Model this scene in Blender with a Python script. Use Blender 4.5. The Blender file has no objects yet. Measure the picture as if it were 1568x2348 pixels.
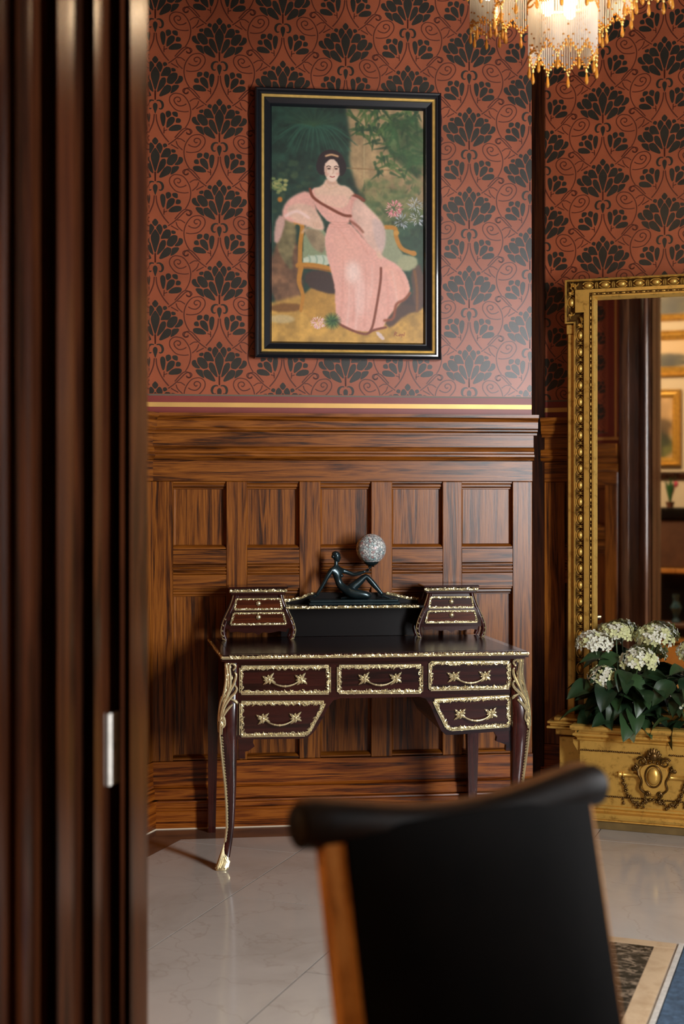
import bpy, math, random
import numpy as np
from mathutils import Vector, Matrix

# ---------------------------------------------------------------- camera, world, lights, exposure
SC = bpy.context.scene
COL = SC.collection
F, HY, HC = 3150.0, 1125.0, 1.38          # focal length in px of a 1568x2348 frame, horizon row, eye height
cam_d = bpy.data.cameras.new('camera')
cam = bpy.data.objects.new('camera', cam_d)
COL.objects.link(cam)
cam.location = (0, 0, HC)
cam.rotation_euler = (math.radians(90), 0, 0)
cam_d.sensor_fit = 'VERTICAL'
cam_d.sensor_height = 36.0
cam_d.sensor_width = 24.0
cam_d.lens = 36.0 * F / 2348.0
cam_d.shift_y = -(1174 - HY) / 2348.0
cam_d.clip_start = 0.05
cam_d.dof.use_dof = True
cam_d.dof.focus_distance = 5.25
cam_d.dof.aperture_fstop = 2.7
SC.camera = cam

SC.view_settings.view_transform = 'Standard'
SC.view_settings.look = 'None'
SC.view_settings.gamma = 1.0
SC.view_settings.use_curve_mapping = False
SC.view_settings.exposure = 0.0
SC.cycles.use_denoising = True
SC.cycles.sample_clamp_indirect = 6.0
SC.cycles.max_bounces = 10
SC.cycles.diffuse_bounces = 3
SC.cycles.caustics_reflective = False
SC.cycles.caustics_refractive = False

wd = bpy.data.worlds.new('world')
SC.world = wd
wd.use_nodes = True
wd.node_tree.nodes['Background'].inputs[0].default_value = (0.75, 0.85, 1.0, 1)
wd.node_tree.nodes['Background'].inputs[1].default_value = 0.01

TH2 = math.radians(-20.3)                 # axis of the room: x' runs along the back wall, y' away from us
TH1 = math.radians(6.83)                  # the canted, panelled wall and the desk before it
CA, SA = math.cos(TH2), math.sin(TH2)
def ac(a, c):                             # room axes -> world x, y
    return (c * CA - a * SA, c * SA + a * CA)

def lamp(name, kind, loc, color, power, size=None, size_y=None, target=None, shape='RECTANGLE'):
    d = bpy.data.lights.new(name, kind)
    d.color = color
    d.energy = power
    if kind == 'AREA':
        d.shape = shape
        d.size = size
        if size_y: d.size_y = size_y
    elif size: d.shadow_soft_size = size
    o = bpy.data.objects.new(name, d)
    COL.objects.link(o)
    o.location = loc
    if target is not None:
        o.rotation_euler = (Vector(target) - Vector(loc)).to_track_quat('-Z', 'Y').to_euler()
    return o

ROOM_R = 1.55                             # right-hand wall of the hall
NEAR_R = 2.6                              # right-hand wall of the near room
WA0, WA1, WZ0, WZ1 = 2.42, 3.07, 0.75, 2.75  # the hall window
wx, wy = ac((WA0 + WA1) / 2, ROOM_R + 0.06)
tx, ty = ac((WA0 + WA1) / 2, 0.0)
lamp('window_daylight', 'AREA', (wx, wy, (WZ0 + WZ1) / 2), (0.97, 0.98, 1.0), 205, WA1 - WA0 - 0.1, WZ1 - WZ0 - 0.1, (tx, ty, (WZ0 + WZ1) / 2))
dx_, dy_ = ac(-0.9, -1.5)
lamp('dining_lamp', 'AREA', (dx_, dy_, 3.45), (1.0, 0.70, 0.40), 11, 0.6, None, (dx_ + 0.5, dy_ + 1.5, 0.8), 'DISK')
dx_, dy_ = ac(0.2, 0.45)
lamp('table_lamp', 'AREA', (dx_, dy_, 3.5), (1.0, 0.72, 0.44), 5.5, 0.4, None, (dx_, dy_ + 1.2, 0.8), 'DISK')
gx, gy = ac(0.3, -2.3)
lamp('picture_lamp', 'AREA', (gx, gy, 3.4), (1.0, 0.72, 0.42), 85, 0.4, 0.2, ac(-2.2, -1.8) + (2.0,))

# ---------------------------------------------------------------- helpers
def on_plane(px, py, O, th, v=0.0):       # a measured point of the photo on a vertical plane -> its u, z there
    d = ((px - 784) / F, 1.0, (HY - py) / F)
    ux, uy = math.cos(th), math.sin(th)
    vx, vy = -uy, ux
    t = (v + O[0] * vx + O[1] * vy) / (d[0] * vx + vy)
    return ((t * d[0] - O[0]) * ux + (t - O[1]) * uy, HC + t * d[2])

def srgb(r, g, b):
    f = lambda c: (c / 255 / 12.92) if c / 255 <= 0.04045 else ((c / 255 + 0.055) / 1.055) ** 2.4
    return (f(r), f(g), f(b), 1.0)

def tag(o, label=None, cat=None, group=None, kind=None):
    if label: o['label'] = label
    if cat: o['category'] = cat
    if group: o['group'] = group
    if kind: o['kind'] = kind
    return o

def empty(name, loc=(0, 0, 0), rz=0.0, parent=None):
    o = bpy.data.objects.new(name, None)
    COL.objects.link(o)
    o.location = loc
    o.rotation_euler = (0, 0, rz)
    o.empty_display_size = 0.05
    if parent: o.parent = parent
    return o

def chaikin(pts, n=1, closed=True):
    for _ in range(n):
        out = []
        m = len(pts)
        rng = range(m if closed else m - 1)
        if not closed: out.append(pts[0])
        for i in rng:
            p, q = pts[i], pts[(i + 1) % m]
            out.append(tuple(0.75 * a + 0.25 * b for a, b in zip(p, q)))
            out.append(tuple(0.25 * a + 0.75 * b for a, b in zip(p, q)))
        if not closed: out.append(pts[-1])
        pts = out
    return pts

def catmull(pts, n=4):
    out = []
    P = [pts[0]] + list(pts) + [pts[-1]]
    for i in range(1, len(P) - 2):
        p0, p1, p2, p3 = P[i - 1], P[i], P[i + 1], P[i + 2]
        for k in range(n):
            t = k / n
            out.append(tuple(0.5 * (2 * b + (c - a) * t + (2 * a - 5 * b + 4 * c - d) * t * t + (3 * b - a - 3 * c + d) * t ** 3)
                             for a, b, c, d in zip(p0, p1, p2, p3)))
    out.append(tuple(pts[-1]))
    return out

def interp(x, xs, ys):
    return float(np.interp(x, xs, ys))

class MB:
    def __init__(self):
        self.v, self.f, self.m = [], [], []
    def add(self, vs, fs, mi=0):
        b = len(self.v)
        self.v += [tuple(p) for p in vs]
        self.f += [tuple(b + i for i in q) for q in fs]
        self.m += [mi] * len(fs)
    def box(self, x0, x1, y0, y1, z0, z1, b=0.0, mi=0):
        if b <= 0:
            vs = [(x, y, z) for z in (z0, z1) for y in (y0, y1) for x in (x0, x1)]
            fs = [(0, 2, 3, 1), (4, 5, 7, 6), (0, 1, 5, 4), (2, 6, 7, 3), (0, 4, 6, 2), (1, 3, 7, 5)]
            self.add(vs, fs, mi)
            return
        cx, cy, cz = (x0 + x1) / 2, (y0 + y1) / 2, (z0 + z1) / 2
        hx, hy, hz = (x1 - x0) / 2, (y1 - y0) / 2, (z1 - z0) / 2
        b = min(b, hx * 0.9, hy * 0.9, hz * 0.9)
        vs, idx = [], {}
        for sx in (-1, 1):
            for sy in (-1, 1):
                for sz in (-1, 1):
                    for ax in range(3):
                        h = [hx - b, hy - b, hz - b]
                        h[ax] = (hx, hy, hz)[ax]
                        idx[(sx, sy, sz, ax)] = len(vs)
                        vs.append((cx + sx * h[0], cy + sy * h[1], cz + sz * h[2]))
        fs = []
        S = (-1, 1)
        for s in S:
            fs.append([idx[(s, -1, -1, 0)], idx[(s, 1, -1, 0)], idx[(s, 1, 1, 0)], idx[(s, -1, 1, 0)]][::s])
            fs.append([idx[(-1, s, -1, 1)], idx[(-1, s, 1, 1)], idx[(1, s, 1, 1)], idx[(1, s, -1, 1)]][::s])
            fs.append([idx[(-1, -1, s, 2)], idx[(1, -1, s, 2)], idx[(1, 1, s, 2)], idx[(-1, 1, s, 2)]][::s])
        for s in S:
            for t in S:
                fs.append([idx[(s, t, -1, 0)], idx[(s, t, -1, 1)], idx[(s, t, 1, 1)], idx[(s, t, 1, 0)]][::s * t])
                fs.append([idx[(s, -1, t, 0)], idx[(s, 1, t, 0)], idx[(s, 1, t, 2)], idx[(s, -1, t, 2)]][::s * t])
                fs.append([idx[(-1, s, t, 1)], idx[(-1, s, t, 2)], idx[(1, s, t, 2)], idx[(1, s, t, 1)]][::s * t])
        for sx in S:
            for sy in S:
                for sz in S:
                    fs.append([idx[(sx, sy, sz, 0)], idx[(sx, sy, sz, 1)], idx[(sx, sy, sz, 2)]][::sx * sy * sz])
        self.add(vs, fs, mi)
    def prism_y(self, poly, y0, y1, mi=0):          # outline in x, z pushed through y
        n = len(poly)
        ar = sum(poly[i][0] * poly[(i + 1) % n][1] - poly[(i + 1) % n][0] * poly[i][1] for i in range(n))
        if ar < 0: poly = poly[::-1]
        vs = [(x, y0, z) for x, z in poly] + [(x, y1, z) for x, z in poly]
        fs = [tuple(range(n)), tuple(range(2 * n - 1, n - 1, -1))]
        fs += [(i, i + n, (i + 1) % n + n, (i + 1) % n) for i in range(n)]
        self.add(vs, fs, mi)
    def prism_z(self, poly, z0, z1, mi=0):          # outline in x, y pushed through z
        n = len(poly)
        ar = sum(poly[i][0] * poly[(i + 1) % n][1] - poly[(i + 1) % n][0] * poly[i][1] for i in range(n))
        if ar < 0: poly = poly[::-1]
        vs = [(x, y, z0) for x, y in poly] + [(x, y, z1) for x, y in poly]
        fs = [tuple(range(n - 1, -1, -1)), tuple(range(n, 2 * n))]
        fs += [(i, (i + 1) % n, (i + 1) % n + n, i + n) for i in range(n)]
        self.add(vs, fs, mi)
    def prism_x(self, prof, x0, x1, mi=0, caps=True):   # profile in y, z pushed through x
        n = len(prof)
        ar = sum(prof[i][0] * prof[(i + 1) % n][1] - prof[(i + 1) % n][0] * prof[i][1] for i in range(n))
        if ar < 0: prof = prof[::-1]
        vs = [(x0, y, z) for y, z in prof] + [(x1, y, z) for y, z in prof]
        fs = [(i, (i + 1) % n, (i + 1) % n + n, i + n) for i in range(n)]
        if caps: fs += [tuple(range(n - 1, -1, -1)), tuple(range(n, 2 * n))]
        self.add(vs, fs, mi)
    def tube(self, pts, r, n=6, mi=0, caps=True, flat=None):
        pts = [Vector(p) for p in pts]
        m = len(pts)
        rs = r if isinstance(r, (list, tuple)) else [r] * m
        vs, fs = [], []
        up = Vector((0, 0, 1))
        prev = None
        for i in range(m):
            t = (pts[min(i + 1, m - 1)] - pts[max(i - 1, 0)])
            t = t.normalized() if t.length > 1e-9 else Vector((0, 0, 1))
            if prev is None:
                ref = up if abs(t.dot(up)) < 0.9 else Vector((1, 0, 0))
                x = t.cross(ref).normalized()
            else:
                x = (prev - t * prev.dot(t))
                x = x.normalized() if x.length > 1e-6 else t.cross(up).normalized()
            prev = x
            y = t.cross(x)
            for k in range(n):
                an = 2 * math.pi * k / n
                d = x * math.cos(an) * rs[i] + y * math.sin(an) * rs[i]
                if flat:                                 # squash along an axis
                    ax = Vector(flat[0]); d = d - ax * d.dot(ax) * (1 - flat[1])
                vs.append(pts[i] + d)
        for i in range(m - 1):
            for k in range(n):
                fs.append((i * n + k, i * n + (k + 1) % n, (i + 1) * n + (k + 1) % n, (i + 1) * n + k))
        if caps:
            fs.append(tuple(range(n - 1, -1, -1)))
            fs.append(tuple((m - 1) * n + k for k in range(n)))
        self.add(vs, fs, mi)
    def ball(self, c, r, nu=8, nv=5, mi=0):
        rx, ry, rz = r if isinstance(r, (list, tuple)) else (r, r, r)
        vs = [(c[0], c[1], c[2] + rz)]
        for i in range(1, nv):
            th = math.pi * i / nv
            for k in range(nu):
                ph = 2 * math.pi * k / nu
                vs.append((c[0] + rx * math.sin(th) * math.cos(ph), c[1] + ry * math.sin(th) * math.sin(ph), c[2] + rz * math.cos(th)))
        vs.append((c[0], c[1], c[2] - rz))
        fs = [(0, 1 + k, 1 + (k + 1) % nu) for k in range(nu)]
        for i in range(nv - 2):
            a, b = 1 + i * nu, 1 + (i + 1) * nu
            fs += [(a + k, b + k, b + (k + 1) % nu, a + (k + 1) % nu) for k in range(nu)]
        e = 1 + (nv - 1) * nu
        a = 1 + (nv - 2) * nu
        fs += [(e, a + (k + 1) % nu, a + k) for k in range(nu)]
        self.add(vs, fs, mi)
    def lathe(self, prof, c=(0, 0, 0), n=24, mi=0, caps=True):   # profile r, z about the z axis
        vs, fs = [], []
        for r, z in prof:
            for k in range(n):
                an = 2 * math.pi * k / n
                vs.append((c[0] + r * math.cos(an), c[1] + r * math.sin(an), c[2] + z))
        m = len(prof)
        up = prof[-1][1] >= prof[0][1]
        for i in range(m - 1):
            for k in range(n):
                q = (i * n + k, i * n + (k + 1) % n, (i + 1) * n + (k + 1) % n, (i + 1) * n + k)
                fs.append(q if up else q[::-1])
        if caps:
            a, b = tuple(range(n - 1, -1, -1)), tuple((m - 1) * n + k for k in range(n))
            fs += [a, b] if up else [a[::-1], b[::-1]]
        self.add(vs, fs, mi)
    def loft(self, rings, mi=0, caps=True):          # rings of equal length
        n = len(rings[0])
        vs = [p for r in rings for p in r]
        fs = []
        for i in range(len(rings) - 1):
            for k in range(n):
                fs.append((i * n + k, i * n + (k + 1) % n, (i + 1) * n + (k + 1) % n, (i + 1) * n + k))
        if caps:
            fs.append(tuple(range(n - 1, -1, -1)))
            fs.append(tuple((len(rings) - 1) * n + k for k in range(n)))
        self.add(vs, fs, mi)
    def build(self, name, mats, parent=None, loc=None, rz=0.0, smooth=35):
        me = bpy.data.meshes.new(name)
        me.from_pydata(self.v, [], self.f)
        if not isinstance(mats, (list, tuple)): mats = [mats]
        for m in mats: me.materials.append(m)
        if len(mats) > 1: me.polygons.foreach_set('material_index', self.m)
        if smooth:
            me.polygons.foreach_set('use_smooth', [True] * len(me.polygons))
            me.set_sharp_from_angle(angle=math.radians(smooth))
        me.update()
        return link(name, me, parent, loc, rz)

def link(name, me, parent=None, loc=None, rz=0.0):
    o = bpy.data.objects.new(name, me)
    COL.objects.link(o)
    if parent: o.parent = parent
    if loc: o.location = loc
    if rz: o.rotation_euler = (0, 0, rz)
    return o

def clip_poly(poly, planes):              # Sutherland-Hodgman; planes: (nx, ny, d) keep nx*x+ny*y<=d
    for nx, ny, d in planes:
        out = []
        for i in range(len(poly)):
            p, q = poly[i], poly[(i + 1) % len(poly)]
            sp, sq = nx * p[0] + ny * p[1] - d, nx * q[0] + ny * q[1] - d
            if sp <= 0: out.append(p)
            if (sp < 0 < sq) or (sq < 0 < sp):
                t = sp / (sp - sq)
                out.append((p[0] + t * (q[0] - p[0]), p[1] + t * (q[1] - p[1])))
        poly = out
        if len(poly) < 3: return []
    return poly

# ---------------------------------------------------------------- materials
class NT:
    def __init__(self, name):
        self.mat = bpy.data.materials.new(name)
        self.mat.use_nodes = True
        self.t = self.mat.node_tree
        self.b = self.t.nodes['Principled BSDF']
        self.out = self.t.nodes['Material Output']
    def n(self, typ, **kw):
        nd = self.t.nodes.new(typ)
        for k, v in kw.items():
            if k.startswith('i_'): nd.inputs[k[2:].replace('_', ' ')].default_value = v
            else: setattr(nd, k, v)
        return nd
    def l(self, a, ao, b, bi):
        self.t.links.new(a.outputs[ao], b.inputs[bi])
    def ramp(self, stops):
        r = self.n('ShaderNodeValToRGB')
        e = r.color_ramp.elements
        while len(e) < len(stops): e.new(0.5)
        for k, (p, c) in enumerate(stops):
            e[k].position = p
            e[k].color = c
        return r

def plain(name, col, rough=0.5, metal=0.0, coat=0.0, spec=0.5, var=0.0, scale=30.0, bump=0.0):
    m = NT(name)
    m.b.inputs['Roughness'].default_value = rough
    m.b.inputs['Metallic'].default_value = metal
    m.b.inputs['Coat Weight'].default_value = coat
    m.b.inputs['Coat Roughness'].default_value = 0.08
    m.b.inputs['Specular IOR Level'].default_value = spec
    m.b.inputs['Base Color'].default_value = col
    if var > 0 or bump > 0:
        tc = m.n('ShaderNodeTexCoord')
        no = m.n('ShaderNodeTexNoise', i_Scale=scale, i_Detail=6.0)
        m.l(tc, 'Object', no, 'Vector')
        if var > 0:
            lo = tuple(c * (1 - var) for c in col[:3]) + (1,)
            hi = tuple(min(1, c * (1 + var)) for c in col[:3]) + (1,)
            r = m.ramp([(0.3, lo), (0.7, hi)])
            m.l(no, 'Fac', r, 'Fac')
            m.l(r, 'Color', m.b, 'Base Color')
        if bump > 0:
            bp = m.n('ShaderNodeBump', i_Strength=bump, i_Distance=0.002)
            m.l(no, 'Fac', bp, 'Height')
            m.l(bp, 'Normal', m.b, 'Normal')
    return m.mat

def wood(name, dark, mid, light, axis='z', rough=0.3, coat=0.0, grain=1.0, bump=0.25, scale=1.0):
    m = NT(name)
    tc = m.n('ShaderNodeTexCoord')
    oi = m.n('ShaderNodeObjectInfo')
    add = m.n('ShaderNodeVectorMath', operation='ADD')
    sc = m.n('ShaderNodeVectorMath', operation='SCALE')
    cmb = m.n('ShaderNodeCombineXYZ')
    m.l(oi, 'Random', cmb, 'X'); m.l(oi, 'Random', cmb, 'Y'); m.l(oi, 'Random', cmb, 'Z')
    m.l(cmb, 'Vector', sc, 0); sc.inputs['Scale'].default_value = 7.3
    m.l(tc, 'Object', add, 0); m.l(sc, 'Vector', add, 1)
    lo, hi = 2.2 * scale, 46.0 * scale
    s = {'z': (hi, hi, lo), 'x': (lo, hi, hi), 'y': (hi, lo, hi)}[axis]
    mp = m.n('ShaderNodeMapping')
    mp.inputs['Scale'].default_value = s
    m.l(add, 'Vector', mp, 'Vector')
    n1 = m.n('ShaderNodeTexNoise', i_Scale=0.5, i_Detail=3.0, i_Distortion=0.8)
    m.l(mp, 'Vector', n1, 'Vector')
    mul = m.n('ShaderNodeMath', operation='MULTIPLY'); mul.inputs[1].default_value = 6.0 * grain
    m.l(n1, 'Fac', mul, 0)
    fr = m.n('ShaderNodeMath', operation='PINGPONG'); fr.inputs[1].default_value = 1.0
    m.l(mul, 'Value', fr, 0)
    mp2 = m.n('ShaderNodeMapping')
    mp2.inputs['Scale'].default_value = tuple(k * 6.0 if k == hi else k * 2.5 for k in s)
    m.l(add, 'Vector', mp2, 'Vector')
    n2 = m.n('ShaderNodeTexNoise', i_Scale=1.0, i_Detail=5.0, i_Roughness=0.7)
    m.l(mp2, 'Vector', n2, 'Vector')
    mx = m.n('ShaderNodeMath', operation='MULTIPLY_ADD')
    m.l(fr, 'Value', mx, 0); mx.inputs[1].default_value = 0.26
    m2 = m.n('ShaderNodeMath', operation='MULTIPLY'); m2.inputs[1].default_value = 0.76
    m.l(n2, 'Fac', m2, 0); m.l(m2, 'Value', mx, 2)
    r = m.ramp([(0.36, dark), (0.48, mid), (0.66, light)])
    m.l(mx, 'Value', r, 'Fac')
    m.l(r, 'Color', m.b, 'Base Color')
    m.b.inputs['Roughness'].default_value = rough
    m.b.inputs['Specular IOR Level'].default_value = 0.38
    m.b.inputs['Coat Weight'].default_value = coat
    m.b.inputs['Coat Roughness'].default_value = 0.1
    bp = m.n('ShaderNodeBump', i_Strength=bump, i_Distance=0.001)
    m.l(mx, 'Value', bp, 'Height')
    m.l(bp, 'Normal', m.b, 'Normal')
    return m.mat

M = {}
OAK = (srgb(38, 17, 4), srgb(104, 54, 12), srgb(150, 88, 28))
M['oak_v'] = wood('oak_upright_grain', *OAK, axis='z', rough=0.31, scale=1.3)
M['oak_h'] = wood('oak_level_grain', *OAK, axis='x', rough=0.31, scale=1.5)
M['oak_base'] = wood('oak_plinth', srgb(44, 18, 4), srgb(114, 53, 11), srgb(158, 88, 26), axis='x', rough=0.3, scale=1.5)
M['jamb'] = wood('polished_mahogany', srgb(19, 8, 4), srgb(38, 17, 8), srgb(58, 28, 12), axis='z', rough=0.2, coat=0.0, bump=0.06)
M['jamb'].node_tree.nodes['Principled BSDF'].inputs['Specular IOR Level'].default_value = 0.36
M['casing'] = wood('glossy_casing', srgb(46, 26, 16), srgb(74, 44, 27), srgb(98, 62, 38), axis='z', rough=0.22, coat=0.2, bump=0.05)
M['rose'] = wood('dark_rosewood', srgb(20, 7, 7), srgb(38, 13, 12), srgb(54, 20, 17), axis='x', rough=0.22, coat=0.5, bump=0.05)
M['rose_v'] = wood('dark_rosewood_upright', srgb(24, 8, 8), srgb(44, 15, 14), srgb(62, 24, 20), axis='z', rough=0.22, coat=0.5, bump=0.05)
M['marq'] = wood('reddish_veneer', srgb(36, 13, 8), srgb(62, 24, 13), srgb(92, 42, 20), axis='x', rough=0.2, coat=0.4, bump=0.05)
M['ebon'] = plain('ebonised_wood', srgb(12, 8, 8), 0.35, spec=0.15)
M['honey'] = wood('honey_wood', srgb(146, 92, 40), srgb(186, 124, 58), srgb(208, 148, 80), axis='z', rough=0.35, bump=0.05)
M['crest'] = wood('dark_stained_wood', srgb(12, 8, 6), srgb(20, 13, 8), srgb(30, 19, 11), axis='x', rough=0.5, bump=0.05)
M['crest'].node_tree.nodes['Principled BSDF'].inputs['Specular IOR Level'].default_value = 0.2
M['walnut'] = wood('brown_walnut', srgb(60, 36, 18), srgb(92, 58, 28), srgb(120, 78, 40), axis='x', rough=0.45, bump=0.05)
M['leather'] = plain('dark_leather', srgb(8, 6, 5), 0.65, spec=0.05, var=0.4, scale=14, bump=0.3)
M['brown_leather'] = plain('brown_leather', srgb(92, 62, 46), 0.5, var=0.2, scale=14, bump=0.3)
M['ormolu'] = plain('gilt_bronze', srgb(232, 218, 172), 0.3, metal=0.8, var=0.2, scale=160)
def goldleaf(name, col, dirt, rough):
    m = NT(name)
    tc = m.n('ShaderNodeTexCoord')
    no = m.n('ShaderNodeTexNoise', i_Scale=26.0, i_Detail=8.0, i_Roughness=0.7)
    m.l(tc, 'Object', no, 'Vector')
    r = m.ramp([(0.32, dirt), (0.47, col), (0.8, tuple(min(1, c * 1.15) for c in col[:3]) + (1,))])
    m.l(no, 'Fac', r, 'Fac'); m.l(r, 'Color', m.b, 'Base Color')
    m.b.inputs['Metallic'].default_value = 0.6
    m.b.inputs['Roughness'].default_value = rough
    bp = m.n('ShaderNodeBump', i_Strength=0.25, i_Distance=0.001)
    m.l(no, 'Fac', bp, 'Height'); m.l(bp, 'Normal', m.b, 'Normal')
    return m.mat
M['gold'] = goldleaf('old_gold_leaf', srgb(224, 178, 88), srgb(164, 118, 50), 0.34)
M['gold_dk'] = plain('dark_gilding', srgb(104, 76, 36), 0.32, metal=0.7, var=0.4, scale=60)  # darker gilding, also in the sunk channels of the mirror frame
M['plinth'] = plain('worn_gilt_plinth', srgb(120, 98, 58), 0.5, metal=0.3, var=0.2, scale=20)
M['lacquer'] = plain('black_lacquer', srgb(20, 24, 30), 0.28, coat=0.5)
M['slip'] = plain('gilt_slip', srgb(238, 204, 122), 0.35, metal=0.45, var=0.12, scale=40)
M['bronze'] = plain('dark_bronze', srgb(40, 56, 60), 0.26, metal=0.6, coat=0.2, var=0.2, scale=40)
M['mirror'] = plain('silvered_glass', (0.86, 0.87, 0.86, 1), 0.02, metal=1.0)
M['steel'] = plain('worn_steel', srgb(205, 200, 190), 0.5, metal=0.2, var=0.15, scale=60)
M['dark'] = plain('dark_hole', srgb(12, 10, 9), 0.8)
M['cream'] = plain('cream_plaster', srgb(222, 205, 178), 0.7, var=0.04, scale=3)
M['plaster_dk'] = plain('umber_plaster', srgb(58, 42, 30), 0.8, var=0.05, scale=3)
M['petal'] = plain('white_petals', srgb(226, 226, 206), 0.55, var=0.10, scale=25)
M['petal_g'] = plain('greenish_petals', srgb(206, 208, 152), 0.55, var=0.10, scale=25)
M['stem'] = plain('green_stem', srgb(70, 92, 48), 0.5)
M['soil'] = plain('dark_soil', srgb(28, 22, 18), 0.9, var=0.4, scale=60, bump=0.8)
M['terracotta'] = plain('clay', srgb(120, 66, 44), 0.7)
M['blue_mat'] = plain('blue_pile', srgb(58, 78, 98), 0.95, var=0.4, scale=60, bump=1.0)
M['grout'] = plain('grout', srgb(34, 29, 26), 0.95, spec=0.1)
M['oxblood'] = plain('oxblood_leather', srgb(30, 11, 13), 0.22, var=0.2, scale=12)
M['pale_leaf'] = plain('pale_leaf', srgb(112, 124, 92), 0.5)
M['cinnabar'] = plain('deep_red_paint', srgb(132, 52, 44), 0.42, var=0.12, scale=6)
M['gold_paint'] = plain('gold_paint', srgb(222, 176, 98), 0.4, metal=0.25, var=0.08, scale=9)
M['green_paint'] = plain('grey_green_paint', srgb(98, 92, 76), 0.45)
M['petal_paint'] = plain('charcoal_green_stencil', srgb(44, 41, 33), 0.36, var=0.2, scale=14)
M['scroll_paint'] = plain('brown_stencil', srgb(86, 40, 27), 0.36, var=0.15, scale=14)
M['terra'] = plain('terracotta_paint', srgb(158, 82, 51), 0.36, var=0.14, scale=7)
def leaf_mat(name, a, b):
    m = NT(name)
    oi = m.n('ShaderNodeObjectInfo')
    r = m.ramp([(0.0, a), (1.0, b)])
    m.l(oi, 'Random', r, 'Fac'); m.l(r, 'Color', m.b, 'Base Color')
    m.b.inputs['Roughness'].default_value = 0.38
    return m.mat
M['leaf'] = leaf_mat('hydrangea_leaf', srgb(26, 46, 28), srgb(52, 78, 44))
def marble(name, base, vein, dark, rough, scale=1.0, contrast=0.5):
    m = NT(name)
    tc = m.n('ShaderNodeTexCoord')
    oi = m.n('ShaderNodeObjectInfo')
    cmb = m.n('ShaderNodeCombineXYZ')
    m.l(oi, 'Random', cmb, 'X'); m.l(oi, 'Random', cmb, 'Y')
    sc = m.n('ShaderNodeVectorMath', operation='SCALE'); sc.inputs['Scale'].default_value = 9.0
    m.l(cmb, 'Vector', sc, 0)
    add = m.n('ShaderNodeVectorMath', operation='ADD')
    m.l(tc, 'Object', add, 0); m.l(sc, 'Vector', add, 1)
    n1 = m.n('ShaderNodeTexNoise', i_Scale=3.0 * scale, i_Detail=8.0, i_Roughness=0.6, i_Distortion=0.6)
    m.l(add, 'Vector', n1, 'Vector')
    r = m.ramp([(0.30, dark), (0.5, base), (0.72, tuple(min(1, c * 1.08) for c in base[:3]) + (1,))])
    m.l(n1, 'Fac', r, 'Fac')
    vo = m.n('ShaderNodeTexVoronoi', feature='DISTANCE_TO_EDGE', i_Scale=2.6 * scale)
    n3 = m.n('ShaderNodeTexNoise', i_Scale=5.0 * scale, i_Detail=4.0)
    m.l(add, 'Vector', n3, 'Vector')
    mixv = m.n('ShaderNodeVectorMath', operation='ADD')
    sc2 = m.n('ShaderNodeVectorMath', operation='SCALE'); sc2.inputs['Scale'].default_value = 0.35
    m.l(n3, 'Color', sc2, 0); m.l(add, 'Vector', mixv, 0); m.l(sc2, 'Vector', mixv, 1)
    m.l(mixv, 'Vector', vo, 'Vector')
    r2 = m.ramp([(0.0, (1, 1, 1, 1)), (0.012, (0, 0, 0, 1))])
    m.l(vo, 'Distance', r2, 'Fac')
    mu = m.n('ShaderNodeMath', operation='MULTIPLY'); mu.inputs[1].default_value = contrast
    m.l(r2, 'Color', mu, 0)
    mx = m.n('ShaderNodeMix', data_type='RGBA')
    m.l(mu, 'Value', mx, 'Factor'); m.l(r, 'Color', mx, 'A'); mx.inputs['B'].default_value = vein
    m.l(mx, 'Result', m.b, 'Base Color')
    m.b.inputs['Roughness'].default_value = rough
    return m.mat
M['tile'] = marble('beige_marble', srgb(188, 178, 167), srgb(154, 138, 122), srgb(175, 164, 152), 0.13, 1.0, 0.35)
M['brown_marble'] = marble('brown_marble', srgb(96, 72, 58), srgb(70, 50, 40), srgb(76, 56, 46), 0.16, 2.0, 0.4)
M['cream_marble'] = marble('cream_marble', srgb(200, 172, 138), srgb(160, 126, 92), srgb(180, 150, 116), 0.18, 4.0, 0.3)
def speckled():
    m = NT('dark_speckled_marble')
    tc = m.n('ShaderNodeTexCoord')
    mp = m.n('ShaderNodeMapping'); mp.inputs['Scale'].default_value = (22, 38, 22); mp.inputs['Rotation'].default_value = (0, 0, 0.5)
    m.l(tc, 'Object', mp, 'Vector')
    no = m.n('ShaderNodeTexNoise', i_Scale=1.0, i_Detail=6.0, i_Roughness=0.65, i_Distortion=1.5)
    m.l(mp, 'Vector', no, 'Vector')
    r = m.ramp([(0.40, srgb(22, 19, 17)), (0.50, srgb(62, 52, 44)), (0.62, srgb(150, 130, 108))])
    m.l(no, 'Fac', r, 'Fac'); m.l(r, 'Color', m.b, 'Base Color')
    m.b.inputs['Roughness'].default_value = 0.25
    return m.mat
M['dark_marble'] = speckled()
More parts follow.
